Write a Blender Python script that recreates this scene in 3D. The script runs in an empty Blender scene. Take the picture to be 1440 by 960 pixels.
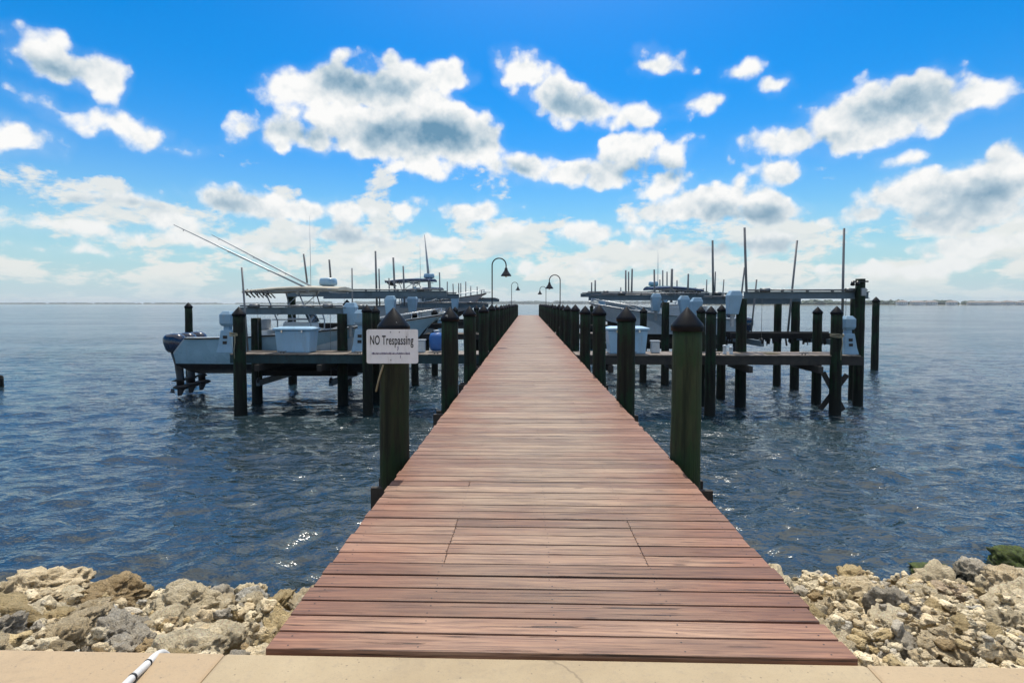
import bpy, bmesh, math, random
import numpy as np
from mathutils import Vector, Matrix, noise as mnoise

R = math.radians
rng = random.Random(7)
scene = bpy.context.scene
COL = scene.collection

# ------------------------------------------------------------------ camera
F = 780.0
CAM = Vector((-0.134, 0.0, 1.61))
YAW, PITCH = R(1.6), R(2.0)
PP = (720.0, 427.0 + 780.0 * math.tan(R(2.0)))
fwd = Vector((-math.sin(YAW) * math.cos(PITCH), math.cos(YAW) * math.cos(PITCH), -math.sin(PITCH)))
rgt = Vector((math.cos(YAW), math.sin(YAW), 0))
upv = rgt.cross(fwd)
cd = bpy.data.cameras.new('camera')
cam = bpy.data.objects.new('camera', cd)
COL.objects.link(cam)
cam.matrix_world = Matrix.Translation(CAM) @ Matrix((rgt, upv, -fwd)).transposed().to_4x4()
cd.sensor_width = 36.0
cd.lens = 36.0 * F / 1440.0
cd.shift_y = -(480.0 - PP[1]) / 1440.0
cd.clip_start, cd.clip_end = 0.05, 30000.0
scene.camera = cam

def ray(px, py):
    return (fwd + rgt * ((px - PP[0]) / F) + upv * ((PP[1] - py) / F)).normalized()

def W(px, py, Y):
    """the world point at distance Y along the pier axis seen at photo pixel px, py"""
    d = ray(px, py)
    return CAM + d * (Y / d.y)

WZ = -1.85                                    # water level; the deck top is z = 0

# ------------------------------------------------------------------ node helper
class G:
    def __init__(s, nt):
        s.nt = nt
    def node(s, t, **kw):
        n = s.nt.nodes.new(t)
        for k, v in kw.items():
            setattr(n, k, v)
        return n
    def put(s, sock, v):
        if v is None:
            return
        if isinstance(v, bpy.types.NodeSocket):
            s.nt.links.new(v, sock)
        else:
            if sock.type == 'RGBA' and not isinstance(v, (int, float)) and len(v) == 3:
                v = (*v, 1)
            sock.default_value = v
    def math(s, op, a, b=None, c=None, clamp=False):
        n = s.node('ShaderNodeMath', operation=op, use_clamp=clamp)
        for i, v in enumerate((a, b, c)):
            s.put(n.inputs[i], v)
        return n.outputs[0]
    def vmath(s, op, a, b=None, scale=None):
        n = s.node('ShaderNodeVectorMath', operation=op)
        s.put(n.inputs[0], a); s.put(n.inputs[1], b)
        if scale is not None:
            s.put(n.inputs['Scale'], scale)
        return n.outputs['Value'] if op in ('LENGTH', 'DOT_PRODUCT', 'DISTANCE') else n.outputs[0]
    def map(s, vec, loc=(0, 0, 0), rot=(0, 0, 0), scale=(1, 1, 1), kind='POINT'):
        n = s.node('ShaderNodeMapping', vector_type=kind)
        s.put(n.inputs[0], vec)
        n.inputs[1].default_value, n.inputs[2].default_value, n.inputs[3].default_value = loc, rot, scale
        return n.outputs[0]
    def noise(s, vec, scale, detail=4, rough=0.55, dist=0.0, col=False):
        n = s.node('ShaderNodeTexNoise')
        s.put(n.inputs['Vector'], vec)
        n.inputs['Scale'].default_value = scale
        n.inputs['Detail'].default_value = detail
        n.inputs['Roughness'].default_value = rough
        n.inputs['Distortion'].default_value = dist
        return n.outputs['Color' if col else 'Fac']
    def voronoi(s, vec, scale, feature='F1', rand=1.0):
        n = s.node('ShaderNodeTexVoronoi', feature=feature)
        s.put(n.inputs['Vector'], vec)
        n.inputs['Scale'].default_value = scale
        n.inputs['Randomness'].default_value = rand
        return n.outputs['Distance']
    def smooth(s, v, lo, hi, a=0.0, b=1.0, kind='SMOOTHSTEP'):
        n = s.node('ShaderNodeMapRange', interpolation_type=kind)
        s.put(n.inputs[0], v)
        n.inputs[1].default_value, n.inputs[2].default_value = lo, hi
        n.inputs[3].default_value, n.inputs[4].default_value = a, b
        return n.outputs[0]
    def mix(s, fac, a, b, blend='MIX'):
        n = s.node('ShaderNodeMix', data_type='RGBA', blend_type=blend)
        s.put(n.inputs[0], fac); s.put(n.inputs[6], a); s.put(n.inputs[7], b)
        return n.outputs[2]
    def sep(s, v):
        n = s.node('ShaderNodeSeparateXYZ'); s.put(n.inputs[0], v); return n.outputs
    def comb(s, x, y, z):
        n = s.node('ShaderNodeCombineXYZ')
        s.put(n.inputs[0], x); s.put(n.inputs[1], y); s.put(n.inputs[2], z)
        return n.outputs[0]
    def ramp(s, fac, stops):
        n = s.node('ShaderNodeValToRGB')
        s.put(n.inputs[0], fac)
        e = n.color_ramp.elements
        while len(e) < len(stops):
            e.new(0.5)
        for i, (p, c) in enumerate(stops):
            e[i].position = p; e[i].color = (*c, 1)
        return n.outputs[0]
    def attr(s, name, out='Fac'):
        n = s.node('ShaderNodeAttribute', attribute_name=name); return n.outputs[out]
    def bump(s, h, strength=0.5, dist=0.02, normal=None):
        n = s.node('ShaderNodeBump')
        n.inputs['Strength'].default_value = strength
        n.inputs['Distance'].default_value = dist
        s.put(n.inputs['Height'], h)
        if normal is not None:
            s.put(n.inputs['Normal'], normal)
        return n.outputs[0]

def new_mat(name):
    m = bpy.data.materials.new(name)
    m.use_nodes = True
    g = G(m.node_tree)
    b = m.node_tree.nodes['Principled BSDF']
    tc = g.node('ShaderNodeTexCoord')
    return m, g, b, tc

M = {}
def simple(name, col, rough=0.5, metal=0.0, vary=0.25, scale=6.0, dirt=None, spec=0.5, bump=0.0, coat=0.0):
    """painted / moulded surface with uneven tone, roughness and fine grime"""
    m, g, b, tc = new_mat(name)
    p = tc.outputs['Object']
    n = g.noise(p, scale, 5, 0.6)
    lo = tuple(c * (1 - vary) for c in col); hi = tuple(min(1, c * (1 + vary * 0.6)) for c in col)
    c = g.mix(g.smooth(n, 0.3, 0.7), lo, hi)
    if dirt:
        d = g.noise(g.map(p, scale=(1, 1, 0.25)), scale * 2.2, 6, 0.7)
        c = g.mix(g.math('MULTIPLY', g.smooth(d, 0.52, 0.75), 0.65), c, dirt)
    g.put(b.inputs['Base Color'], c)
    g.put(b.inputs['Roughness'], g.smooth(n, 0.25, 0.75, max(0.02, rough - 0.1), min(1, rough + 0.12)))
    b.inputs['Metallic'].default_value = metal
    b.inputs['Specular IOR Level'].default_value = spec
    b.inputs['Coat Weight'].default_value = coat
    if bump:
        g.put(b.inputs['Normal'], g.bump(g.noise(p, scale * 6, 5, 0.65), bump, 0.01))
    M[name] = m
    return m

simple('white_gelcoat', (0.52, 0.57, 0.60), 0.3, vary=0.08, scale=1.5, dirt=(0.45, 0.45, 0.42), coat=0.3)
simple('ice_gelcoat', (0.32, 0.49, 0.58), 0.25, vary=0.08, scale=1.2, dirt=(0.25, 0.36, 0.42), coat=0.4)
simple('grey_gelcoat', (0.33, 0.37, 0.4), 0.3, vary=0.1, scale=1.5, dirt=(0.25, 0.26, 0.25), coat=0.3)
simple('blue_gelcoat', (0.08, 0.2, 0.3), 0.25, vary=0.1, scale=1.5, coat=0.4)
simple('teal_gelcoat', (0.03, 0.11, 0.13), 0.25, vary=0.1, scale=1.5, coat=0.4)
simple('bottom_paint', (0.012, 0.016, 0.022), 0.6, vary=0.3)
simple('navy_cowl', (0.006, 0.016, 0.045), 0.2, vary=0.1, coat=0.5)
simple('black_metal', (0.015, 0.015, 0.016), 0.4, metal=0.2, vary=0.2)
simple('black_plastic', (0.010, 0.010, 0.012), 0.38, vary=0.25, dirt=(0.022, 0.022, 0.022), scale=5)
simple('aluminium', (0.34, 0.36, 0.38), 0.42, metal=0.55, vary=0.15, dirt=(0.2, 0.2, 0.2))
simple('lift_beam', (0.12, 0.165, 0.19), 0.5, metal=0.2, vary=0.2, dirt=(0.05, 0.06, 0.065), scale=2)
simple('shade_blue_plastic', (0.34, 0.53, 0.68), 0.35, vary=0.07, scale=1.5, dirt=(0.3, 0.34, 0.36))  # white dock boxes, the blue of their shade put into the base colour
simple('stainless', (0.6, 0.61, 0.62), 0.22, metal=1.0, vary=0.05)
simple('cream_canvas', (0.52, 0.47, 0.37), 0.85, vary=0.12, scale=3, bump=0.2)
simple('navy_canvas', (0.02, 0.05, 0.12), 0.85, vary=0.12, scale=3, bump=0.2)
simple('green_canvas', (0.03, 0.2, 0.18), 0.85, vary=0.12, scale=3, bump=0.2)
simple('pvc_pole', (0.2, 0.2, 0.2), 0.5, vary=0.25, dirt=(0.07, 0.07, 0.06), scale=3)
simple('white_pvc', (0.7, 0.69, 0.66), 0.4, vary=0.1, dirt=(0.4, 0.36, 0.3), scale=9)
simple('cover_plastic', (0.25, 0.40, 0.52), 0.4, vary=0.1, dirt=(0.35, 0.37, 0.36), scale=3)
simple('carpet', (0.012, 0.011, 0.011), 0.95, vary=0.4, scale=12, bump=0.5)
simple('dark_glass', (0.02, 0.035, 0.045), 0.08, vary=0.1)
simple('seat_vinyl', (0.62, 0.62, 0.6), 0.55, vary=0.08)
simple('cable', (0.18, 0.18, 0.18), 0.4, metal=0.7)
simple('rubber', (0.02, 0.02, 0.02), 0.8)
simple('sign_white', (0.74, 0.73, 0.74), 0.45, vary=0.06, scale=5, dirt=(0.48, 0.46, 0.45))
simple('sign_black', (0.015, 0.014, 0.016), 0.6)
simple('sign_purple', (0.14, 0.1, 0.24), 0.6)
simple('rope', (0.35, 0.3, 0.2), 0.9, bump=0.4, scale=20)
simple('house_wall', (0.75, 0.72, 0.66), 0.8, scale=0.1)
simple('house_roof', (0.3, 0.24, 0.2), 0.8, scale=0.1)
simple('drum_blue', (0.03, 0.13, 0.38), 0.4, vary=0.1)

def cap_mat():
    m, g, b, tc = new_mat('cap_plastic')
    p = tc.outputs['Object']
    n = g.noise(p, 5, 5, 0.6)
    c = g.mix(g.smooth(n, 0.35, 0.65), (0.004, 0.005, 0.007), (0.009, 0.010, 0.014))
    oi = g.node('ShaderNodeObjectInfo')
    q = g.vmath('ADD', p, g.comb(g.math('MULTIPLY', oi.outputs['Random'], 90.0), 0.0, 0.0))
    drop = g.noise(g.map(q, scale=(1, 1, 0.45)), 7.5, 5, 0.6, 0.6)
    c = g.mix(g.smooth(drop, 0.66, 0.7), c, (0.45, 0.44, 0.4))
    g.put(b.inputs['Base Color'], c)
    b.inputs['Roughness'].default_value = 0.45
    b.inputs['Specular IOR Level'].default_value = 0.14
    M['cap_plastic'] = m
cap_mat()

def piling_mat(name, base, dark, algae, algae_amt):
    m, g, b, tc = new_mat(name)
    p = tc.outputs['Object']
    st = g.noise(g.map(p, scale=(9, 9, 0.55)), 1.6, 7, 0.65)
    bl = g.noise(p, 1.7, 5, 0.6)
    c = g.mix(g.smooth(st, 0.32, 0.68), dark, base)
    a = g.smooth(g.math('ADD', bl, g.math('MULTIPLY', g.math('SUBTRACT', st, 0.5), 0.8)), 0.62 - algae_amt, 0.85 - algae_amt)
    c = g.mix(a, c, algae)
    z = g.sep(tc.outputs['Object'])[2]
    # weed and barnacle band round the tide line
    band = g.math('ADD', z, g.math('MULTIPLY', bl, 0.5))
    c = g.mix(g.smooth(band, WZ + 0.85, WZ + 0.5), c, (0.012, 0.014, 0.011))
    crack = g.noise(g.map(p, scale=(22, 22, 0.7)), 1.5, 6, 0.6)
    c = g.mix(g.math('MULTIPLY', g.smooth(crack, 0.6, 0.68), 0.7), c, (0.008, 0.007, 0.006))
    g.put(b.inputs['Base Color'], c)
    b.inputs['Roughness'].default_value = 0.8
    b.inputs['Specular IOR Level'].default_value = 0.25
    g.put(b.inputs['Normal'], g.bump(g.math('ADD', st, g.math('MULTIPLY', crack, -0.8)), 0.9, 0.015))
    M[name] = m
piling_mat('piling_wood', (0.021, 0.022, 0.014), (0.006, 0.007, 0.005), (0.012, 0.032, 0.014), 0.2)
piling_mat('piling_green', (0.052, 0.062, 0.030), (0.014, 0.022, 0.011), (0.024, 0.048, 0.018), 0.22)
piling_mat('piling_olive', (0.034, 0.036, 0.018), (0.008, 0.010, 0.006), (0.016, 0.032, 0.011), 0.2)

# deck planks: red-brown stain worn to grey tan along the walked middle
def deck_mat(name, edge, edge2, worn, worn2, wear=1.0):
    m, g, b, tc = new_mat(name)
    p = tc.outputs['Object']
    rnd = g.attr('rnd')
    off = g.comb(g.math('MULTIPLY', rnd, 37.0), g.math('MULTIPLY', rnd, 91.0), 0.0)
    q = g.vmath('ADD', p, off)
    grain = g.noise(g.map(q, scale=(1.1, 26, 26)), 2.2, 8, 0.62, 0.6)
    fine = g.noise(g.map(q, scale=(3.0, 120, 120)), 2.0, 4, 0.6)
    blot = g.noise(g.map(p, scale=(1, 1.6, 1)), 1.3, 5, 0.6)
    big = g.noise(g.map(q, scale=(0.5, 3, 3)), 1.5, 3, 0.5)
    red = g.mix(g.smooth(grain, 0.3, 0.72), edge2, edge)
    tan = g.mix(g.smooth(grain, 0.3, 0.7), worn2, worn)
    x = g.math('ABSOLUTE', g.sep(p)[0])
    w = g.math('ADD', g.smooth(x, 1.7, 0.2), g.math('MULTIPLY', g.math('SUBTRACT', blot, 0.5), 1.9))
    w = g.math('ADD', w, g.math('MULTIPLY', g.math('SUBTRACT', rnd, 0.5), 0.42))
    w = g.math('MULTIPLY', g.smooth(w, -0.15, 1.25), wear)
    w = g.math('MULTIPLY', w, g.smooth(g.math('ADD', g.sep(p)[1], g.math('MULTIPLY', blot, 2.0)), 3.2, 6.5, 0.45, 1.0))
    c = g.mix(w, red, tan)
    c = g.mix(1.0, c, g.mix(rnd, (0.74, 0.73, 0.72), (1.16, 1.14, 1.12)), 'MULTIPLY')
    c = g.mix(1.0, c, g.mix(g.smooth(big, 0.3, 0.7), (0.82, 0.8, 0.78), (1.1, 1.1, 1.1)), 'MULTIPLY')
    # long drying cracks and stained fibres
    crk = g.noise(g.map(q, scale=(0.75, 42, 42)), 1.35, 5, 0.55, 0.9)
    cf = g.smooth(crk, 0.615, 0.65)
    stn = g.smooth(g.noise(g.map(q, scale=(1.3, 14, 14)), 1.1, 5, 0.6, 0.5), 0.6, 0.78)
    c = g.mix(g.math('MULTIPLY', stn, 0.5), c, (0.06, 0.045, 0.04))
    c = g.mix(g.math('MULTIPLY', cf, 0.85), c, (0.02, 0.014, 0.012))
    fib = g.noise(g.map(q, scale=(1.6, 85, 85)), 2.0, 6, 0.6, 0.3)
    c = g.mix(g.math('MULTIPLY', g.smooth(fib, 0.54, 0.66), 0.5), c, (0.055, 0.032, 0.024))
    knot = g.voronoi(g.map(q, scale=(1.2, 5.5, 5.5)), 1.0)
    c = g.mix(g.math('MULTIPLY', g.smooth(knot, 0.075, 0.03), 0.75), c, (0.045, 0.025, 0.018))
    g.put(b.inputs['Base Color'], c)
    g.put(b.inputs['Roughness'], g.smooth(grain, 0.3, 0.7, 0.42, 0.62))
    b.inputs['Specular IOR Level'].default_value = 0.34
    h = g.math('ADD', g.math('MULTIPLY', grain, 0.7), g.math('MULTIPLY', fine, 0.3))
    h = g.math('SUBTRACT', h, g.math('MULTIPLY', cf, 1.2))
    g.put(b.inputs['Normal'], g.bump(h, 0.55, 0.006))
    M[name] = m
deck_mat('deck_wood', (0.35, 0.172, 0.104), (0.185, 0.083, 0.053), (0.42, 0.305, 0.208), (0.20, 0.136, 0.094))
deck_mat('finger_wood', (0.30, 0.25, 0.2), (0.18, 0.15, 0.12), (0.42, 0.37, 0.3), (0.25, 0.21, 0.17))
simple('beam_wood', (0.045, 0.037, 0.03), 0.8, vary=0.4, scale=4, dirt=(0.015, 0.013, 0.012))
simple('teal_fascia', (0.02, 0.05, 0.055), 0.7, vary=0.4, scale=3, dirt=(0.01, 0.012, 0.012))

def concrete():
    m, g, b, tc = new_mat('concrete')
    p = tc.outputs['Object']
    a = g.noise(p, 0.9, 6, 0.6); f = g.noise(p, 30, 6, 0.7); s = g.noise(p, 140, 3, 0.6)
    rnd = g.attr('rnd')
    c = g.mix(g.smooth(a, 0.3, 0.7), (0.36, 0.275, 0.165), (0.47, 0.375, 0.235))
    c = g.mix(g.math('MULTIPLY', rnd, 0.9), c, (0.45, 0.32, 0.195))
    c = g.mix(g.math('MULTIPLY', g.smooth(f, 0.5, 0.75), 0.5), c, (0.3, 0.24, 0.17))
    c = g.mix(g.math('MULTIPLY', g.smooth(s, 0.6, 0.75), 0.5), c, (0.2, 0.16, 0.12))
    stn = g.noise(g.map(p, scale=(1, 1.7, 1)), 2.3, 6, 0.65, 0.5)
    c = g.mix(g.math('MULTIPLY', g.smooth(stn, 0.52, 0.72), 0.45), c, (0.24, 0.185, 0.125))
    cw = g.vmath('ADD', p, g.vmath('SCALE', g.noise(p, 3.0, 5, 0.6, 0, True), scale=0.25))
    ck = g.voronoi(cw, 0.33, 'DISTANCE_TO_EDGE')
    c = g.mix(g.math('MULTIPLY', g.smooth(ck, 0.004, 0.001), 0.35), c, (0.09, 0.07, 0.05))
    pit = g.voronoi(p, 22)
    c = g.mix(g.math('MULTIPLY', g.smooth(pit, 0.12, 0.05), 0.6), c, (0.16, 0.13, 0.1))
    g.put(b.inputs['Base Color'], c)
    b.inputs['Roughness'].default_value = 0.88
    h = g.math('ADD', g.math('MULTIPLY', f, 0.6), g.math('MULTIPLY', s, 0.3))
    g.put(b.inputs['Normal'], g.bump(g.math('ADD', h, g.math('MULTIPLY', g.smooth(pit, 0.0, 0.12), 0.5)), 0.5, 0.008))
    M['concrete'] = m
concrete()

def limestone(name, use_attr):
    m, g, b, tc = new_mat(name)
    p = tc.outputs['Object']
    if use_attr:
        tint = g.attr('tint', 'Color')
        q = p
    else:
        oi = g.node('ShaderNodeObjectInfo')
        tint = oi.outputs['Color']
        q = g.vmath('ADD', p, g.comb(g.math('MULTIPLY', oi.outputs['Random'], 50.0), 0.0, 0.0))
    k = 1.0
    big = g.noise(q, 2.6 * k, 6, 0.62, 0.4)
    med = g.noise(q, 11 * k, 7, 0.68)
    fin = g.noise(q, 55 * k, 5, 0.7)
    pit = g.voronoi(g.vmath('ADD', q, g.vmath('SCALE', g.noise(q, 8, 3, 0.5, 0, True), scale=0.12)), 13 * k)
    pit2 = g.voronoi(q, 38 * k)
    c = g.mix(g.smooth(big, 0.3, 0.7), (0.95, 0.90, 0.80), (1.5, 1.45, 1.33))
    c = g.mix(1.0, tint, c, 'MULTIPLY')
    c = g.mix(g.math('MULTIPLY', g.smooth(g.math('ADD', g.math('MULTIPLY', med, 0.5), g.math('MULTIPLY', big, 0.5)), 0.52, 0.64), 0.5), c, (0.22, 0.21, 0.19))      # grey weathering
    c = g.mix(g.math('MULTIPLY', g.smooth(g.noise(q, 4.2, 5, 0.6), 0.64, 0.8), 0.4), c, (0.58, 0.40, 0.18))   # iron stain
    c = g.mix(g.math('MULTIPLY', g.smooth(pit, 0.22, 0.08), 0.7), c, (0.07, 0.055, 0.035))     # solution pits coloured darker
    c = g.mix(g.math('MULTIPLY', g.smooth(fin, 0.55, 0.75), 0.35), c, (0.7, 0.66, 0.56))
    # wet, weedy foot of the bank
    z = g.sep(g.node('ShaderNodeNewGeometry').outputs['Position'])[2]
    wet = g.smooth(g.math('ADD', z, g.math('MULTIPLY', big, -0.25)), WZ + 0.12, WZ - 0.1)
    c = g.mix(g.math('MULTIPLY', wet, 0.8), c, (0.045, 0.04, 0.022))
    g.put(b.inputs['Base Color'], c)
    b.inputs['Roughness'].default_value = 0.9
    b.inputs['Specular IOR Level'].default_value = 0.25
    h = g.math('ADD', g.math('MULTIPLY', med, 0.9), g.math('MULTIPLY', fin, 0.35))
    h = g.math('ADD', h, g.math('MULTIPLY', g.smooth(pit, 0.0, 0.25), 0.55))
    h = g.math('ADD', h, g.math('MULTIPLY', g.smooth(pit2, 0.0, 0.25), 0.2))
    g.put(b.inputs['Normal'], g.bump(h, 1.0, 0.075))
    M[name] = m
limestone('limestone', False)
limestone('rubble_stone', True)

def moss():
    m, g, b, tc = new_mat('moss')
    p = tc.outputs['Object']
    n = g.noise(p, 7, 7, 0.7); f = g.noise(p, 60, 5, 0.7)
    c = g.mix(g.smooth(n, 0.35, 0.65), (0.035, 0.05, 0.012), (0.16, 0.22, 0.03))
    c = g.mix(g.smooth(f, 0.45, 0.7), c, (0.07, 0.09, 0.02))
    g.put(b.inputs['Base Color'], c)
    b.inputs['Roughness'].default_value = 0.75
    g.put(b.inputs['Normal'], g.bump(g.math('ADD', n, f), 1.0, 0.03))
    M['moss'] = m
moss()

def water():
    m, g, b, tc = new_mat('water')
    p = tc.outputs['Object']
    y = g.sep(p)[1]
    big = g.noise(g.map(p, scale=(0.5, 1.0, 1)), 0.09, 4, 0.55)
    c = g.mix(g.smooth(y, 6, 24), (0.021, 0.033, 0.036), (0.012, 0.024, 0.031))
    c = g.mix(g.smooth(big, 0.4, 0.68), c, (0.010, 0.034, 0.044))
    g.put(b.inputs['Base Color'], c)
    b.inputs['Roughness'].default_value = 0.07
    b.inputs['IOR'].default_value = 1.85
    n1 = g.noise(g.map(p, rot=(0, 0, R(-14)), scale=(0.62, 1.5, 1)), 1.7, 3, 0.5, 0.35)
    n2 = g.noise(g.map(p, rot=(0, 0, R(17)), scale=(0.7, 1.5, 1)), 4.3, 3, 0.55, 0.3)
    n3 = g.noise(g.map(p, rot=(0, 0, R(5)), scale=(0.6, 1.4, 1)), 0.45, 3, 0.5, 0.2)
    patch = g.smooth(g.noise(g.map(p, scale=(0.35, 1.0, 1)), 0.07, 3, 0.5), 0.35, 0.65, 0.5, 1.25)
    n4 = g.noise(g.map(p, rot=(0, 0, R(-6)), scale=(0.75, 1.5, 1)), 10.5, 2, 0.5, 0.2)
    h = g.math('ADD', g.math('MULTIPLY', n1, 0.15), g.math('MULTIPLY', n2, 0.07))
    h = g.math('ADD', h, g.math('MULTIPLY', n4, 0.022))
    h = g.math('ADD', g.math('MULTIPLY', h, patch), g.math('MULTIPLY', n3, 0.06))
    g.put(b.inputs['Normal'], g.bump(h, 1.0, 1.0))
    M['water'] = m
water()

def foliage():
    m, g, b, tc = new_mat('far_foliage')
    p = tc.outputs['Object']
    n = g.noise(p, 0.08, 6, 0.65)
    g.put(b.inputs['Base Color'], g.mix(g.smooth(n, 0.3, 0.7), (0.03, 0.05, 0.03), (0.07, 0.1, 0.055)))
    b.inputs['Roughness'].default_value = 0.9
    M['far_foliage'] = m
    m, g, b, tc = new_mat('far_land')
    n = g.noise(tc.outputs['Object'], 0.02, 5, 0.6)
    g.put(b.inputs['Base Color'], g.mix(n, (0.3, 0.27, 0.2), (0.12, 0.14, 0.08)))
    b.inputs['Roughness'].default_value = 0.95
    M['far_land'] = m
foliage()

# ------------------------------------------------------------------ mesh builder
class MB:
    def __init__(s):
        s.v, s.f, s.mi, s.sm, s.rnd = [], [], [], [], []
    def face(s, idx, mi=0, smooth=False, r=0.0):
        s.f.append(tuple(idx)); s.mi.append(mi); s.sm.append(smooth); s.rnd.append(r)
    def box(s, c, d, mat=None, mi=0, r=0.0, taper=1.0):
        """box at centre c of full size d; taper scales the top face"""
        b = len(s.v)
        for z in (-1, 1):
            k = taper if z > 0 else 1.0
            for x, y in ((-1, -1), (1, -1), (1, 1), (-1, 1)):
                q = Vector((x * d[0] / 2 * k, y * d[1] / 2 * k, z * d[2] / 2))
                if mat is not None:
                    q = mat @ q
                s.v.append(Vector(c) + q)
        for f in ((3, 2, 1, 0), (4, 5, 6, 7), (0, 1, 5, 4), (1, 2, 6, 5), (2, 3, 7, 6), (3, 0, 4, 7)):
            s.face([b + i for i in f], mi, False, r)
        return s
    def bar(s, a, b, w, h, mi=0, r=0.0):
        """rectangular bar from a to b, w across and h up"""
        a, b = Vector(a), Vector(b)
        d = (b - a); L = d.length; d.normalize()
        u = Vector((0, 0, 1)) if abs(d.z) < 0.95 else Vector((0, 1, 0))
        x = d.cross(u).normalized(); z = x.cross(d)
        return s.box((a + b) / 2, (w, L, h), Matrix((x, d, z)).transposed(), mi, r)
    def tube(s, pts, rad, seg=10, mi=0, cap=True, smooth=True):
        pts = [Vector(p) for p in pts]
        rad = rad if isinstance(rad, (list, tuple)) else [rad] * len(pts)
        n = len(pts); rings = []
        ref = None
        for i, p in enumerate(pts):
            t = (pts[min(i + 1, n - 1)] - pts[max(i - 1, 0)]).normalized()
            if ref is None:
                ref = Vector((1, 0, 0)) if abs(t.x) < 0.9 else Vector((0, 1, 0))
            x = (ref - t * ref.dot(t)).normalized(); y = t.cross(x); ref = x
            b = len(s.v); rings.append(b)
            for k in range(seg):
                a = 2 * math.pi * k / seg
                s.v.append(p + x * (math.cos(a) * rad[i]) + y * (math.sin(a) * rad[i]))
        for i in range(n - 1):
            for k in range(seg):
                k2 = (k + 1) % seg
                s.face((rings[i] + k, rings[i] + k2, rings[i + 1] + k2, rings[i + 1] + k), mi, smooth)
        if cap:
            s.face([rings[0] + k for k in range(seg)][::-1], mi); s.face([rings[-1] + k for k in range(seg)], mi)
        return s
    def lathe(s, prof, c=(0, 0, 0), seg=16, mi=0, smooth=True, rot=0.0):
        c = Vector(c); rings = []
        for r_, z in prof:
            b = len(s.v); rings.append(b)
            for k in range(seg):
                a = 2 * math.pi * k / seg + rot
                s.v.append(c + Vector((math.cos(a) * r_, math.sin(a) * r_, z)))
        for i in range(len(prof) - 1):
            for k in range(seg):
                k2 = (k + 1) % seg
                s.face((rings[i] + k, rings[i] + k2, rings[i + 1] + k2, rings[i + 1] + k), mi, smooth)
        s.face([rings[0] + k for k in range(seg)][::-1], mi); s.face([rings[-1] + k for k in range(seg)], mi)
        return s
    def loft(s, rings, mi=0, smooth=True, closed=True, cap=True, mis=None):
        idx = []
        for rg in rings:
            b = len(s.v); s.v.extend(Vector(p) for p in rg); idx.append(b)
        n = len(rings[0])
        for i in range(len(rings) - 1):
            for k in range(n if closed else n - 1):
                k2 = (k + 1) % n
                s.face((idx[i] + k, idx[i] + k2, idx[i + 1] + k2, idx[i + 1] + k), mis[k] if mis else mi, smooth)
        if cap:
            s.face([idx[0] + k for k in range(n)][::-1], mi); s.face([idx[-1] + k for k in range(n)], mi)
        return s
    def build(s, name, mats, parent=None, loc=None, bevel=0.0, fix=True):
        me = bpy.data.meshes.new(name)
        me.from_pydata([tuple(v) for v in s.v], [], s.f)
        mats = mats if isinstance(mats, (list, tuple)) else [mats]
        for m in mats:
            me.materials.append(M[m])
        me.polygons.foreach_set('material_index', s.mi)
        me.polygons.foreach_set('use_smooth', s.sm)
        a = me.attributes.new('rnd', 'FLOAT', 'FACE')
        a.data.foreach_set('value', s.rnd)
        if fix:
            bm = bmesh.new(); bm.from_mesh(me)
            bmesh.ops.recalc_face_normals(bm, faces=bm.faces)
            bm.to_mesh(me); bm.free()
        o = bpy.data.objects.new(name, me)
        COL.objects.link(o)
        if parent is not None:
            o.parent = parent
        if loc is not None:
            o.location = loc
        if bevel:
            mod = o.modifiers.new('bevel', 'BEVEL')
            mod.width = bevel; mod.segments = 2; mod.limit_method = 'ANGLE'; mod.angle_limit = R(40)
        return o

def empty(name, loc=(0, 0, 0), rz=0.0):
    o = bpy.data.objects.new(name, None)
    o.empty_display_size = 0.3
    COL.objects.link(o)
    o.location = loc; o.rotation_euler = (0, 0, rz)
    return o

def tag(o, label, cat, group=None):
    o['label'] = label; o['category'] = cat
    if group:
        o['group'] = group
    return o

def struct(o, kind='structure'):
    o['kind'] = kind
    return o

KIDS = {}
def copy_tree(o, parent=None):
    c = o.copy(); COL.objects.link(c)
    if parent is not None:
        c.parent = parent
        c.matrix_parent_inverse = o.matrix_parent_inverse
    for ch in [x for x in COL.objects if x.parent == o]:
        copy_tree(ch, c)
    return c

def arc(c, r, a0, a1, n, ax=Vector((1, 0, 0)), ay=Vector((0, 0, 1))):
    return [Vector(c) + ax * (r * math.cos(a0 + (a1 - a0) * i / n)) + ay * (r * math.sin(a0 + (a1 - a0) * i / n)) for i in range(n + 1)]

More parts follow.
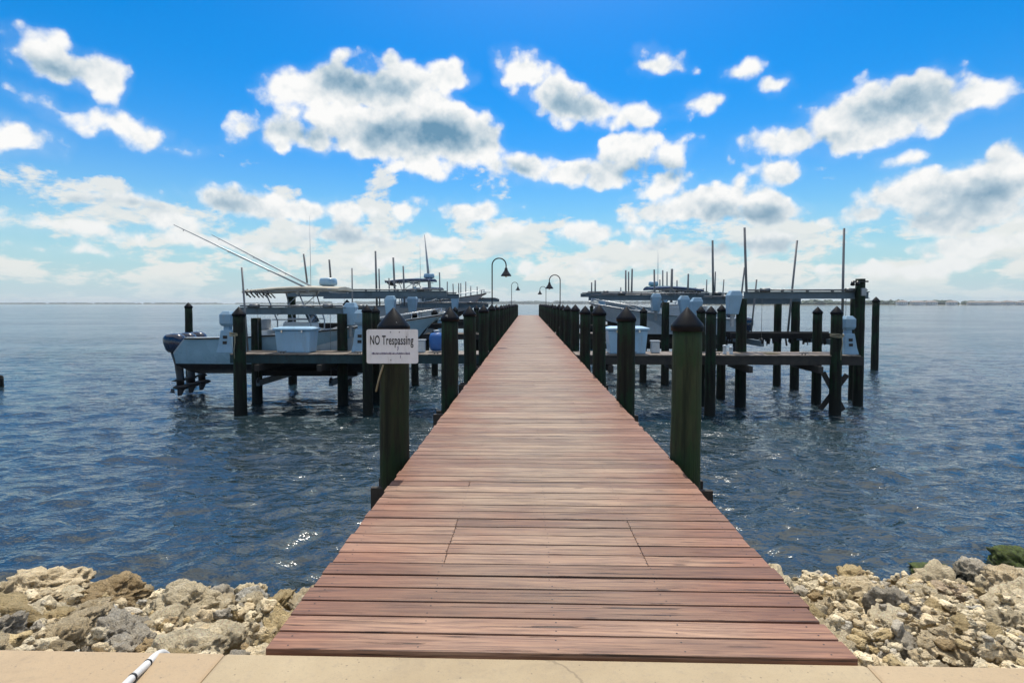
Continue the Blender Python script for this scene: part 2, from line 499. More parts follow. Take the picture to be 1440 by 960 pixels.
# ================================================================== SKY
def sky():
    w = bpy.data.worlds.new('World')
    scene.world = w
    w.use_nodes = True
    nt = w.node_tree
    g = G(nt)
    bg = nt.nodes['Background']; out = nt.nodes['World Output']
    st = g.node('ShaderNodeTexSky', sky_type='NISHITA')
    st.sun_disc = False
    st.sun_elevation = SUN_EL
    st.sun_rotation = SUN_AZ
    st.air_density = 1.0; st.dust_density = 0.6; st.ozone_density = 3.0
    dirv = g.node('ShaderNodeTexCoord').outputs['Generated']
    x, y, z = g.sep(dirv)
    el = g.math('MULTIPLY', g.math('ARCSINE', z), 180 / math.pi)
    az = g.math('MULTIPLY', g.math('ARCTAN2', x, y), 180 / math.pi)
    # clear air: deep polarised blue overhead, paling towards the horizon
    grade = g.node('ShaderNodeHueSaturation')
    grade.inputs['Hue'].default_value = 0.496
    grade.inputs['Saturation'].default_value = 1.75
    grade.inputs['Value'].default_value = 1.0
    g.put(grade.inputs['Color'], st.outputs[0])
    clear = g.mix(1.0, grade.outputs[0], SKY_TINT, 'MULTIPLY')
    g.put(bg.inputs['Color'], clear)
    bg.inputs['Strength'].default_value = 0.1
    hz = g.node('ShaderNodeBackground')
    hz.inputs['Color'].default_value = (0.55, 0.67, 0.73, 1)
    hz.inputs['Strength'].default_value = 1.0
    hf = g.math('MULTIPLY', g.math('POWER', 2.718, g.math('MULTIPLY', g.math('POWER', g.math('MULTIPLY', g.math('MAXIMUM', el, 0.0), 1 / 9.8), 1.8), -1.0)), 0.97)
    m0 = g.node('ShaderNodeMixShader')
    g.put(m0.inputs[0], hf)
    # the bright aureole of scattered light round the sun
    sv = (math.sin(SUN_AZ) * math.cos(SUN_EL), math.cos(SUN_AZ) * math.cos(SUN_EL), math.sin(SUN_EL))
    au = g.math('POWER', g.math('MAXIMUM', g.vmath('DOT_PRODUCT', dirv, sv), 0.0), 16.0)
    gl = g.node('ShaderNodeBackground')
    gl.inputs['Color'].default_value = (1.0, 0.97, 0.95, 1)
    g.put(gl.inputs['Strength'], g.math('MULTIPLY', au, 1.2))
    ad = g.node('ShaderNodeAddShader')
    nt.links.new(bg.outputs[0], ad.inputs[0]); nt.links.new(gl.outputs[0], ad.inputs[1])
    nt.links.new(ad.outputs[0], m0.inputs[1]); nt.links.new(hz.outputs[0], m0.inputs[2])
    # cumulus: each cloud is a few lobes on the sky dome (azimuth, elevation), edges broken by noise
    wn = g.noise(dirv, 9.0, 4, 0.55, 0, True)
    warp = g.vmath('SCALE', g.vmath('SUBTRACT', wn, (0.5, 0.5, 0.5)), scale=3.2)
    P = g.vmath('ADD', g.comb(az, el, 0.0), g.vmath('MULTIPLY', warp, (1.0, 0.75, 0.0)))
    def dome(px, py):
        d = ray(px, py)
        return math.degrees(math.atan2(d.x, d.y)), math.degrees(math.asin(d.z))
    def field(blobs, k=0.4):
        acc = None
        for (px, py, rx, ry, rot) in blobs:
            a0, e0 = dome(px, py)
            a1, e1 = dome(px + rx, py); a2, e2 = dome(px, py - ry)
            ra, re = abs(a1 - a0), abs(e2 - e0)
            mp = g.map(P, (a0, e0, 0), (0, 0, R(rot)), (ra, re, 1), 'TEXTURE')
            d = g.math('MULTIPLY_ADD', g.vmath('LENGTH', mp), -min(ra, re), min(ra, re))
            acc = d if acc is None else g.math('SMOOTH_MAX', acc, d, k)
        return acc
    D = field(CLOUDS)
    S = field(SHADES, 0.8)
    f1 = g.noise(dirv, 12.0, 9, 0.56)
    f2 = g.noise(g.vmath('ADD', dirv, (0.0, 0.002, 0.012)), 12.0, 5, 0.5)
    wn2 = g.noise(dirv, 30.0, 4, 0.6, 0, True)
    bv = g.vmath('ADD', dirv, g.vmath('SCALE', wn2, scale=0.02))
    bil = g.voronoi(bv, 20.0, 'SMOOTH_F1')
    bil2 = g.voronoi(bv, 52.0, 'SMOOTH_F1')
    n = g.math('ADD', g.math('MULTIPLY', g.math('SUBTRACT', f1, 0.48), 3.0), g.math('MULTIPLY', g.math('SUBTRACT', 0.46, bil), 1.9))
    n = g.math('ADD', n, g.math('MULTIPLY', g.math('SUBTRACT', 0.46, bil2), 0.9))
    Dn = g.math('ADD', D, n)
    mask = g.smooth(Dn, -0.1, 0.7)
    wisp = g.math('MULTIPLY', g.smooth(g.math('ADD', D, g.math('MULTIPLY', n, 0.7)), -0.6, 0.6), 0.12)
    mask = g.math('MAXIMUM', mask, wisp)
    edge = g.math('MULTIPLY', g.math('SUBTRACT', f1, f2), 2.6)
    core = g.smooth(g.math('ADD', S, g.math('MULTIPLY', n, 0.3)), -1.35, 1.6)
    thick = g.smooth(g.math('ADD', D, g.math('MULTIPLY', n, 0.4)), 0.8, 4.0)
    dark = g.math('ADD', g.math('MULTIPLY', core, 1.0), g.math('MULTIPLY', thick, 0.2))
    dark = g.math('SUBTRACT', dark, edge, clamp=True)
    ccol = g.ramp(dark, [(0.0, (0.98, 0.98, 0.97)), (0.25, (0.80, 0.84, 0.86)), (0.6, (0.43, 0.56, 0.66)), (1.0, (0.15, 0.31, 0.46))])
    # a far deck of small flat clouds, spread on a plane so that it closes up towards the horizon
    # (rows of small cumulus that shrink towards the horizon)
    zz = g.math('POWER', g.math('ADD', g.math('MAXIMUM', el, 0.0), 1.0), 0.6)
    q = g.comb(g.math('MULTIPLY', az, 0.15), g.math('MULTIPLY', zz, 1.15), 3.7)
    l1 = g.noise(q, 1.15, 8, 0.6, 0.15)
    l2 = g.noise(g.vmath('ADD', q, (0.0, 0.2, 0.0)), 1.15, 6, 0.55, 0.15)
    cover = g.smooth(el, 6.0, 16.0, 0.0, 0.28, 'LINEAR')
    lm = g.smooth(g.math('SUBTRACT', l1, cover), 0.425, 0.53)
    lm = g.math('MULTIPLY', lm, g.smooth(el, 0.3, 3.0, 0.35, 0.9))
    ldark = g.math('ADD', g.smooth(g.math('SUBTRACT', l1, cover), 0.56, 0.75, 0.0, 0.35), g.math('MULTIPLY', g.math('SUBTRACT', l2, l1), 2.5), clamp=True)
    lcol = g.ramp(ldark, [(0.0, (0.84, 0.85, 0.82)), (0.5, (0.60, 0.69, 0.73)), (1.0, (0.44, 0.57, 0.65))])
    # the same fair weather cumulus carries on overhead, above the part of the sky the photo frames
    zo = g.math('MAXIMUM', z, 0.2)
    qo = g.comb(g.math('DIVIDE', x, zo), g.math('DIVIDE', y, zo), 9.1)
    o1 = g.noise(qo, 2.1, 7, 0.55, 0.2)
    om = g.math('MULTIPLY', g.smooth(o1, 0.41, 0.52), g.smooth(el, 31.0, 38.0))
    ocol = g.ramp(g.smooth(o1, 0.56, 0.74), [(0.0, (1.0, 1.0, 0.98)), (0.5, (0.86, 0.89, 0.91)), (1.0, (0.5, 0.6, 0.68))])
    lcol = g.mix(g.smooth(el, 28.0, 30.0), lcol, ocol)
    lm = g.math('MAXIMUM', g.math('MULTIPLY', lm, g.smooth(el, 30.0, 25.0)), om)
    cl = g.node('ShaderNodeBackground')
    low = g.node('ShaderNodeBackground')
    g.put(low.inputs['Color'], lcol)
    # low cumulus pale a little with distance too
    g.put(cl.inputs['Color'], g.mix(g.math('MULTIPLY', g.smooth(el, 12.0, 2.0), 0.45), ccol, (0.72, 0.78, 0.79)))
    m1 = g.node('ShaderNodeMixShader'); m2 = g.node('ShaderNodeMixShader')
    g.put(m1.inputs[0], lm); g.put(m2.inputs[0], mask)
    nt.links.new(m0.outputs[0], m1.inputs[1]); nt.links.new(low.outputs[0], m1.inputs[2])
    nt.links.new(m1.outputs[0], m2.inputs[1]); nt.links.new(cl.outputs[0], m2.inputs[2])
    nt.links.new(m2.outputs[0], out.inputs['Surface'])
    w.cycles.sampling_method = 'MANUAL'
    w.cycles.sample_map_resolution = 512

SUN_EL, SUN_AZ = R(63), R(4)
SKY_TINT = (0.0, 1.34, 1.46)
# lobes of the cumulus in view: photo pixel, radii in pixels, tilt
CLOUDS = [
    (75, 84, 66, 28, -8), (145, 108, 50, 28, -20), (15, 70, 14, 14, 0), (155, 130, 22, 14, 0),
    (75, 148, 55, 18, -12), (165, 172, 85, 20, -10), (250, 208, 18, 6, 0), (20, 188, 55, 28, -8), (50, 208, 28, 12, 0),
    (480, 120, 95, 36, 8), (550, 130, 95, 45, -8), (620, 185, 85, 52, -10), (540, 185, 85, 40, 0), (405, 185, 60, 24, 5), (470, 160, 70, 30, 0),
    (640, 110, 38, 22, 0), (650, 215, 55, 26, 0), (600, 232, 60, 14, 0), (445, 200, 40, 16, 0),
    (735, 105, 48, 32, -10), (790, 140, 62, 30, -22), (850, 158, 60, 20, -8), (900, 166, 30, 10, 0),
    (905, 72, 20, 15, 0), (915, 92, 30, 12, 0), (972, 145, 26, 10, 5),
    (1110, 195, 62, 20, 5), (1190, 165, 85, 38, 8), (1280, 145, 82, 36, 0), (1360, 140, 62, 20, 4), (1230, 185, 90, 22, 8),
    (1047, 103, 9, 4, 0), (1092, 124, 13, 7, 0),
    (735, 235, 50, 24, 8), (815, 240, 70, 20, 5), (890, 212, 48, 28, 8), (945, 212, 36, 18, 0), (850, 250, 40, 12, 0),
    (1100, 243, 28, 16, 0), (1268, 222, 24, 11, 0),
    (935, 265, 45, 18, 10), (1000, 285, 95, 30, -4), (1090, 295, 75, 22, -8), (910, 300, 35, 12, 0), (1150, 310, 40, 14, 0),
    (1300, 268, 110, 34, 12), (1410, 245, 90, 34, 5), (1220, 300, 60, 18, 10), (1380, 290, 90, 24, 0), (1300, 310, 80, 14, 0),
    (140, 280, 90, 15, 3), (320, 280, 58, 20, -3), (410, 292, 80, 18, -5), (490, 302, 50, 14, 0), (563, 300, 22, 9, 0),
    (665, 298, 52, 15, 3), (712, 326, 34, 10, 0), (70, 318, 85, 18, -3), (160, 330, 40, 9, 0), (470, 335, 85, 14, 0), (610, 342, 60, 14, 0), (255, 312, 50, 11, 0), (300, 342, 80, 9, 0),
    (840, 330, 60, 16, 4), (930, 345, 80, 14, 0), (1050, 345, 90, 12, 0), (1380, 345, 80, 14, 0), (1210, 345, 60, 9, 0), (80, 356, 90, 8, 0), (520, 366, 90, 8, 0), (860, 372, 100, 8, 0), (1300, 374, 100, 8, 0),
]
SHADES = [
    (510, 118, 52, 22, -5), (615, 195, 72, 26, 0), (560, 185, 50, 16, 0), (430, 188, 30, 10, 0),
    (1260, 150, 62, 20, 5), (1160, 192, 40, 8, 0), (910, 238, 50, 9, 0), (735, 240, 26, 9, 0),
    (1060, 305, 75, 11, -6), (1390, 268, 60, 16, 0), (1320, 300, 60, 9, 0), (320, 284, 30, 12, 0), (800, 148, 40, 10, -20),
    (480, 338, 60, 6, 0), (1010, 347, 70, 6, 0), (80, 92, 25, 8, 0), (140, 288, 50, 5, 0),
]
sky()
sd = bpy.data.lights.new('sun', 'SUN')
sun = bpy.data.objects.new('sun', sd)
COL.objects.link(sun)
sd.energy = 4.2; sd.angle = R(0.53); sd.color = (1.0, 0.94, 0.85)
to_sun = Vector((math.sin(SUN_AZ) * math.cos(SUN_EL), math.cos(SUN_AZ) * math.cos(SUN_EL), math.sin(SUN_EL)))
sun.rotation_euler = (-to_sun).to_track_quat('-Z', 'Y').to_euler()

# ================================================================== WATER
def build_water():
    rr = np.concatenate([np.geomspace(2.6, 300, 620), np.geomspace(306, 9000, 60)])
    th = np.linspace(R(-80), R(80), 520)
    Rr, T = np.meshgrid(rr, th, indexing='ij')
    X = Rr * np.sin(T); Y = Rr * np.cos(T) + 0.6
    Z = np.zeros_like(X)
    r = np.random.RandomState(3)
    sp = np.maximum(np.gradient(rr)[:, None] * np.ones_like(T), Rr * (th[1] - th[0]))
    for i in range(85):
        lam = float(np.exp(r.uniform(np.log(0.22), np.log(3.0))))
        ang = R(-90 + 12 + r.normal(0, 27 if lam > 1 else 40))
        k = 2 * np.pi / lam
        amp = 0.0088 * lam * r.uniform(0.5, 1.3) * (1.0 if lam < 0.6 else (0.6 / lam) ** 1.15)
        fade = np.clip((lam / sp - 2.5) / 3.0, 0, 1)
        ph = k * (X * np.cos(ang) + Y * np.sin(ang)) + r.uniform(0, 6.28)
        ph = ph + 0.8 * np.sin(ph * 0.13 + X * 0.31 + i) + 0.5 * np.sin(Y * 0.23 - X * 0.11 + i * 2)
        s = np.sin(ph)
        Z += fade * amp * (s + 0.25 * np.cos(2 * ph))
    Z *= 1.0 / (1 + (Rr / 260.0) ** 2)
    nr, nc = X.shape
    co = np.stack([X, Y, Z + WZ], -1).reshape(-1, 3)
    i = np.arange(nr - 1)[:, None] * nc + np.arange(nc - 1)[None, :]
    q = np.stack([i, i + 1, i + nc + 1, i + nc], -1).reshape(-1, 4)[:, ::-1]
    me = bpy.data.meshes.new('water')
    me.vertices.add(len(co)); me.vertices.foreach_set('co', co.ravel())
    me.loops.add(q.size); me.loops.foreach_set('vertex_index', q.ravel())
    me.polygons.add(len(q))
    me.polygons.foreach_set('loop_start', np.arange(0, q.size, 4))
    me.polygons.foreach_set('loop_total', np.full(len(q), 4))
    me.polygons.foreach_set('use_smooth', np.ones(len(q), bool))
    me.update(); me.validate()
    me.materials.append(M['water'])
    o = bpy.data.objects.new('water', me); COL.objects.link(o)
    struct(o)
build_water()

# ================================================================== GROUND, CONCRETE, BANK
EDGE_Y = 2.52
def slope_of(x):
    return 0.455 - 0.065 * min(1.0, max(0.0, (x + 1.0) / 2.0))
def bank_z(x, y):
    return -0.16 - max(0.0, y - EDGE_Y - 0.05) * slope_of(x)
mb = MB()
NX, NY = 90, 46
for j in range(NY + 1):
    for i in range(NX + 1):
        x = -26 + 52 * i / NX; y = EDGE_Y - 0.12 + 9.5 * j / NY
        n = mnoise.fractal(Vector((x * 1.2, y * 1.2, 0)), 0.9, 2.0, 5)
        mb.v.append(Vector((x, y, bank_z(x, y) - 0.1 + 0.07 * n)))
for j in range(NY):
    for i in range(NX):
        a = j * (NX + 1) + i
        mb.face((a, a + 1, a + NX + 2, a + NX + 1), 0, True)
o = mb.build('embankment', 'rubble_stone', fix=False); struct(o)
ta = o.data.attributes.new('tint', 'FLOAT_COLOR', 'POINT')
ta.data.foreach_set('color', np.tile(np.array([0.22, 0.19, 0.14, 1.0]), len(o.data.vertices)))

# the seawall cap: separate pours with open joints between them
mb = MB()
xs = [-26, -14.5, -8.2, -1.545, 1.40, 7.9, 14.2, 26]
for k in range(len(xs) - 1):
    x0, x1 = xs[k] + 0.006, xs[k + 1] - 0.006
    mid = abs((x0 + x1) / 2) < 1.0
    top = -0.012 if mid else -0.03
    y1 = EDGE_Y - (0.03 if mid else -0.0)
    mb.box(((x0 + x1) / 2, (y1 - 4.5) / 2, top - 0.3), (x1 - x0, y1 + 4.5, 0.6), r=0.1 if mid else (0.75 if x1 < 0 else 0.6))
o = mb.build('pavement', 'concrete', bevel=0.018); struct(o)
mb = MB()
mb.box((0, -14, -0.75), (52, 24, 1.2), r=0.3)
o = mb.build('ground', 'concrete'); struct(o)

# ---- rocks
def rock_mesh(name, seed, sub, cuts, amp, mats='limestone', rough=1.0):
    r = random.Random(seed)
    bm = bmesh.new()
    bmesh.ops.create_icosphere(bm, subdivisions=sub, radius=1.0)
    planes = []
    for _ in range(cuts):
        n = Vector((r.gauss(0, 1), r.gauss(0, 1), r.gauss(0, 1))).normalized()
        planes.append((n, r.uniform(0.55, 0.88)))
    off = Vector((r.uniform(-50, 50), r.uniform(-50, 50), r.uniform(-50, 50)))
    for v in bm.verts:
        p = v.co.copy()
        for n, d in planes:
            t = p.dot(n) - d
            if t > 0:
                p -= n * (t * 0.86)
        d0 = v.co.normalized()
        a = mnoise.fractal(d0 * 1.3 + off, 0.9, 2.1, 3) * 0.26
        b = mnoise.fractal(d0 * 3.6 + off * 2, 0.7, 2.1, 5) * 0.10
        c = max(0.0, mnoise.noise(d0 * 6.0 + off) - 0.1) * -0.30
        e = mnoise.fractal(d0 * 12 + off, 0.6, 2.1, 4) * 0.04 if sub >= 4 else 0
        p += d0 * ((a + (b + c + e) * rough) * amp)
        v.co = p
    me = bpy.data.meshes.new(name)
    bm.to_mesh(me); bm.free()
    for p in me.polygons:
        p.use_smooth = True
    me.materials.append(M[mats])
    return me
BIG = [rock_mesh('rock', 100 + i, 5, 13, 1.0, rough=1.35) for i in range(9)]
MED = [rock_mesh('rock', 200 + i, 4, 12, 1.0, rough=1.3) for i in range(14)]
SML = [rock_mesh('rock', 300 + i, 3, 12, 1.25) for i in range(10)]

GS = 0.04
GX0, GY0 = -13.0, EDGE_Y - 0.1
gw, gh = int(26 / GS), int(6.5 / GS)
gx = GX0 + (np.arange(gw) + 0.5) * GS; gy = GY0 + (np.arange(gh) + 0.5) * GS
HF = -0.16 - np.maximum(0, gy - EDGE_Y - 0.05)[None, :] * np.array([slope_of(q) for q in gx])[:, None]
BASEH = HF.copy()
def footprint(x, y, r):
    i0, i1 = max(0, int((x - r - GX0) / GS)), min(gw, int((x + r - GX0) / GS) + 1)
    j0, j1 = max(0, int((y - r - GY0) / GS)), min(gh, int((y + r - GY0) / GS) + 1)
    if i1 <= i0 or j1 <= j0:
        return None
    dx = gx[i0:i1, None] - x; dy = gy[None, j0:j1] - y
    d = np.sqrt(dx * dx + dy * dy) / r
    return (slice(i0, i1), slice(j0, j1)), d
def settle(x, y, rx, rz, lift=0.28, q=0.6):
    fp = footprint(x, y, rx)
    if fp is None:
        return None
    sl, d = fp
    inside = d < 0.95
    if not inside.any():
        return None
    z = float(np.quantile(HF[sl][inside], q)) + rz * lift
    top = z + rz * np.sqrt(np.clip(1 - d * d, 0, 1)) * 0.9
    HF[sl] = np.where(d < 1, np.maximum(HF[sl], top), HF[sl])
    return z
CREAM, TAN, GREY, OCHRE, BROWN, PINK, PALE, DARK = (0.86, 0.75, 0.55), (0.78, 0.65, 0.45), (0.62, 0.57, 0.49), (0.70, 0.56, 0.33), (0.45, 0.34, 0.2), (0.74, 0.60, 0.45), (0.64, 0.62, 0.57), (0.14, 0.12, 0.09)

def place_rock(mesh, x, y, sx, sy, sz, col, rot, lift=0.28, q=0.6, tilt=0.35, name='rock'):
    z = settle(x, y, (sx + sy) / 2 * 0.92, sz, lift, q)
    if z is None:
        return None
    o = bpy.data.objects.new(name, mesh)
    COL.objects.link(o)
    o.location = (x, y, z)
    o.rotation_euler = (rng.uniform(-tilt, tilt), rng.uniform(-tilt, tilt), rot)
    o.scale = (sx, sy, sz)
    kk = rng.uniform(0.85, 1.15)
    o.color = (*[min(1, c * kk) for c in col], 1)
    return o
def hit(px, py, h):
    """where the sight line through px, py meets the bank raised by h"""
    d = ray(px, py)
    lo, hi = 2.4, 9.0
    for _ in range(50):
        m = (lo + hi) / 2
        p = CAM + d * (m / d.y)
        if p.z > bank_z(p.x, p.y) + h and p.z > WZ - 0.05 + h * 0.3:
            lo = m
        else:
            hi = m
    return CAM + d * (lo / d.y)
# px, py of the rock's middle, width and height in the photo, colour, turn, label
SPECIAL = [
    (62, 826, 118, 54, TAN, 0.2, 'largest sandy boulder at the water edge on the far left of the bank'),
    (158, 836, 116, 56, BROWN, -0.2, 'dark brown and ochre boulder at the water edge beside the largest sandy boulder'),
    (262, 850, 108, 60, CREAM, 0.1, 'big cream and grey boulder at the water edge midway between pipe and dark boulder'),
    (98, 872, 104, 52, TAN, 0.4, 'broad tan lumpy rock below the dark brown boulder on the left bank'),
    (62, 850, 92, 26, CREAM, 0.15, 'long cream slab lying below the largest sandy boulder'),
    (188, 892, 74, 62, GREY, 0.5, 'rounded grey boulder just behind the white pipe'),
    (300, 878, 96, 40, CREAM, -0.1, 'flat cream rock in front of the big cream and grey boulder'),
    (398, 866, 92, 46, GREY, 0.6, 'pitted grey rock touching the left edge of the boardwalk'),
    (352, 836, 66, 34, PALE, 0.0, 'pale rock at the water edge left of the boardwalk'),
    (248, 906, 64, 34, OCHRE, -0.3, 'yellow stained rock at the concrete right of the white pipe'),
    (330, 908, 74, 30, GREY, 0.2, 'grey green rock at the concrete close to the boardwalk'),
    (58, 868, 46, 22, PALE, 0.4, 'small whitish angular rock below the cream slab'),
    (6, 872, 46, 62, GREY, 0.1, 'grey rock cut by the left edge of the photo'),
    (8, 908, 50, 36, PINK, 0.2, 'pinkish rounded rock at the concrete in the left corner'),
    (104, 910, 48, 34, CREAM, -0.4, 'pale yellow rock against the concrete left of the grey boulder'),
    (222, 868, 50, 30, TAN, 0.3, 'small tan rock above the rounded grey boulder'),
    (418, 828, 34, 22, DARK, 0.3, 'dark wet rock half under the left edge of the boardwalk'),
    (1204, 826, 88, 40, TAN, 0.0, 'broad tan boulder at the water right of the boardwalk'),
    (1256, 848, 66, 56, GREY, 0.5, 'pitted grey boulder behind the rubble right of the boardwalk'),
    (1274, 892, 58, 46, GREY, -0.2, 'angular grey boulder sitting low in the small rubble'),
    (1374, 806, 58, 40, GREY, 0.1, 'dark grey rock standing at the water beside the mossy rock'),
    (1424, 826, 70, 64, TAN, 0.4, 'big tan boulder at the right edge of the photo below the mossy rock'),
    (1340, 826, 60, 30, PINK, 0.2, 'pinkish tan rock at the water edge between grey and tan boulders'),
    (1316, 842, 34, 26, OCHRE, 0.0, 'round ochre stone beside the pitted grey boulder'),
    (1332, 892, 84, 34, TAN, -0.3, 'long tan rock lying right of the angular grey boulder'),
    (1424, 914, 32, 28, OCHRE, 0.2, 'rounded yellow stone near the concrete at the right edge'),
    (1418, 862, 46, 40, CREAM, 0.2, 'cream boulder below the big tan boulder on the right'),
    (1140, 834, 52, 24, CREAM, 0.3, 'cream rock touching the right edge of the boardwalk'),
    (1424, 786, 62, 34, 'MOSS', 0.0, 'green mossy rock standing in the water at the right edge'),
    (1312, 796, 84, 12, 'MOSS', 0.0, 'low green weedy rock just breaking the water right of the boardwalk'),
]
MOSSM = rock_mesh('rock', 777, 4, 8, 1.0, 'moss')
for i, (px, py, w, h, col, rot, lab) in enumerate(SPECIAL):
    p = hit(px, py, 0.12)
    D_ = p.y
    sx = w / 2 / F * D_ * 1.04
    sz = h / 2 / F * D_ * 1.12
    sy = (sx + sz) / 2 * 1.1
    if col == 'MOSS':
        o = bpy.data.objects.new('rock', MOSSM); COL.objects.link(o)
        pp_ = W(px, py, 7.5 if h > 20 else 7.3)
        o.location = (pp_.x, pp_.y, WZ + (0.02 if h > 20 else -0.05)); o.scale = (sx * 0.95, sy, sz * (1.0 if h > 20 else 1.3)); o.rotation_euler = (0.1, 0.1, 0.6)
    else:
        o = place_rock(BIG[i % len(BIG)], p.x, p.y, sx, sy, sz, col, rot, 0.45 if py < 860 else 0.35, 0.45, 0.15)
    if o:
        tag(o, lab, 'rock')
ROCK_KINDS = {}
def bank_rocks(side, n, smin, smax, xlo, xhi, pool, group, pick, ylo=EDGE_Y + 0.12, yhi=6.7, power=1.6, lift=0.3, emax=0.2):
    k = 0
    for _ in range(n * 6):
        if k >= n:
            break
        s = smin + (smax - smin) * rng.random() ** power
        best = None
        for _t in range(7):
            x = rng.uniform(xlo, xhi); y = rng.uniform(max(ylo, EDGE_Y + s * 0.9), yhi)
            fp = footprint(x, y, s)
            if fp is None:
                continue
            e = float((HF[fp[0]] - BASEH[fp[0]]).mean())
            if best is None or e < best[0]:
                best = (e, x, y)
        if best is None or best[0] > emax:
            continue
        e, x, y = best
        inner = abs(x) - s < 1.36
        if inner and bank_z(x, y) + s * 1.6 > -0.3:
            continue
        lname, col = pick()
        o = place_rock(rng.choice(pool), x, y, s * rng.uniform(0.85, 1.25), s * rng.uniform(0.75, 1.1), s * rng.uniform(0.55, 0.85), col, rng.uniform(0, 6.28), lift, 0.55, 0.45)
        if o is None:
            continue
        tag(o, lname, 'rock', group)
        k += 1
def pick_left():
    t = rng.random()
    if t < 0.40: return 'cream limestone rock in the rip rap bank left of the boardwalk', CREAM
    if t < 0.66: return 'tan limestone rock in the rip rap bank left of the boardwalk', TAN
    if t < 0.80: return 'grey weathered rock in the rip rap bank left of the boardwalk', GREY
    return 'ochre stained rock in the rip rap bank left of the boardwalk', OCHRE
def pick_right():
    t = rng.random()
    if t < 0.5: return 'cream limestone rock in the rubble bank right of the boardwalk', CREAM
    if t < 0.74: return 'tan limestone rock in the rubble bank right of the boardwalk', TAN
    if t < 0.82: return 'grey weathered rock in the rubble bank right of the boardwalk', GREY
    return 'ochre stained rock in the rubble bank right of the boardwalk', OCHRE
bank_rocks('left', 26, 0.2, 0.3, -7.0, -1.15, BIG, 'rocks of the left bank', pick_left)
bank_rocks('left', 150, 0.08, 0.19, -7.0, -1.15, MED, 'rocks of the left bank', pick_left, emax=0.24)
bank_rocks('right', 48, 0.14, 0.30, 1.5, 7.0, MED, 'rocks of the right bank', pick_right, ylo=3.2, power=1.2)
bank_rocks('right', 110, 0.07, 0.17, 1.15, 7.0, MED, 'rocks of the right bank', pick_right, power=2.0)

def rubble():
    """all the small broken stone between the rocks: too many to count"""
    bases = []
    for me in SML:
        n = len(me.vertices); co = np.empty(n * 3); me.vertices.foreach_get('co', co)
        fi = np.empty(len(me.loops), int); me.loops.foreach_get('vertex_index', fi)
        bases.append((co.reshape(-1, 3), fi.reshape(-1, 3)))
    V, Fc, T = [], [], []
    off = 0
    def one(x, y, s, lift):
        nonlocal off
        fp = footprint(x, y, s)
        if fp is None or float((HF[fp[0]] - BASEH[fp[0]]).max()) > (0.14 if x < 0 else 0.2):
            return
        if abs(x) < 1.45 and bank_z(x, y) + 0.25 > -0.3:
            return
        flat = rng.uniform(0.55, 0.95)
        z = settle(x, y, s, s * flat, lift, 0.5)
        if z is None:
            return
        co, fi = bases[rng.randrange(len(bases))]
        ax = Matrix.Rotation(rng.uniform(0, 6.28), 3, 'Z') @ Matrix.Rotation(rng.uniform(-0.6, 0.6), 3, 'X')
        c = co * np.array([s * rng.uniform(0.9, 1.3), s * rng.uniform(0.7, 1.1), s * flat])
        c = c @ np.array(ax.transposed()) + np.array([x, y, z])
        V.append(c); Fc.append(fi + off); off += len(c)
        t = rng.random()
        col = CREAM if t < 0.48 else TAN if t < 0.74 else GREY if t < 0.82 else PALE if t < 0.88 else OCHRE if t < 0.95 else BROWN
        k = rng.uniform(0.75, 1.12)
        T.append(np.tile(np.array([col[0] * k, col[1] * k, col[2] * k, 1.0]), (len(c), 1)))
    for _ in range(3600):
        x = rng.uniform(1.3, 7.2); y = EDGE_Y + 0.06 + 4.3 * rng.random() ** 1.35
        one(x, y, 0.02 + 0.045 * rng.random() ** 2.2, 0.35)
    for _ in range(1300):
        x = rng.uniform(-7.2, -1.3); y = EDGE_Y + 0.06 + 3.9 * rng.random() ** 1.3
        one(x, y, 0.03 + 0.065 * rng.random() ** 2, 0.35)
    for _ in range(120):
        one(rng.uniform(-1.3, 1.3), rng.uniform(EDGE_Y + 0.3, 6.5), 0.06 + 0.12 * rng.random(), 0.3)
    v = np.concatenate(V); f = np.concatenate(Fc); t = np.concatenate(T)
    me = bpy.data.meshes.new('rubble')
    me.vertices.add(len(v)); me.vertices.foreach_set('co', v.ravel())
    me.loops.add(f.size); me.loops.foreach_set('vertex_index', f.ravel())
    me.polygons.add(len(f))
    me.polygons.foreach_set('loop_start', np.arange(0, f.size, 3)); me.polygons.foreach_set('loop_total', np.full(len(f), 3))
    me.polygons.foreach_set('use_smooth', np.ones(len(f), bool))
    me.update(); me.validate()
    a = me.attributes.new('tint', 'FLOAT_COLOR', 'POINT'); a.data.foreach_set('color', t.ravel())
    me.materials.append(M['rubble_stone'])
    o = bpy.data.objects.new('rubble', me); COL.objects.link(o)
    o['kind'] = 'stuff'; o['label'] = 'small broken limestone rubble filling the banks'; o['category'] = 'rubble'
rubble()

# ---- white pipe lying over the joint of the seawall cap
mb = MB()
P0 = [W(150, 990, 2.16), W(182, 956, 2.28), W(205, 935, 2.40), W(219, 921, 2.50), W(228, 916.5, 2.56), W(236, 922, 2.60), W(240, 931, 2.62)]
base = Vector((0, 0, 0.012))
pts = []
for i in range(len(P0) - 1):
    for k in range(5):
        pts.append(P0[i].lerp(P0[i + 1], k / 5))
pts.append(P0[-1])
for _ in range(4):
    pts = [pts[0]] + [(pts[i - 1] + pts[i] * 2 + pts[i + 1]) / 4 for i in range(1, len(pts) - 1)] + [pts[-1]]
pipe = mb.tube(pts, 0.0165, 16).build('pipe', 'white_pvc')
tag(pipe, 'white plastic pipe bent over the concrete edge at lower left', 'pipe')
mb = MB()
for t in (6, 11):
    a = pts[t]; d = (pts[t + 1] - pts[t]).normalized()
    MB().tube([a - d * 0.005, a + d * 0.005], 0.0185, 16).build('clamp_band', 'black_plastic', pipe)

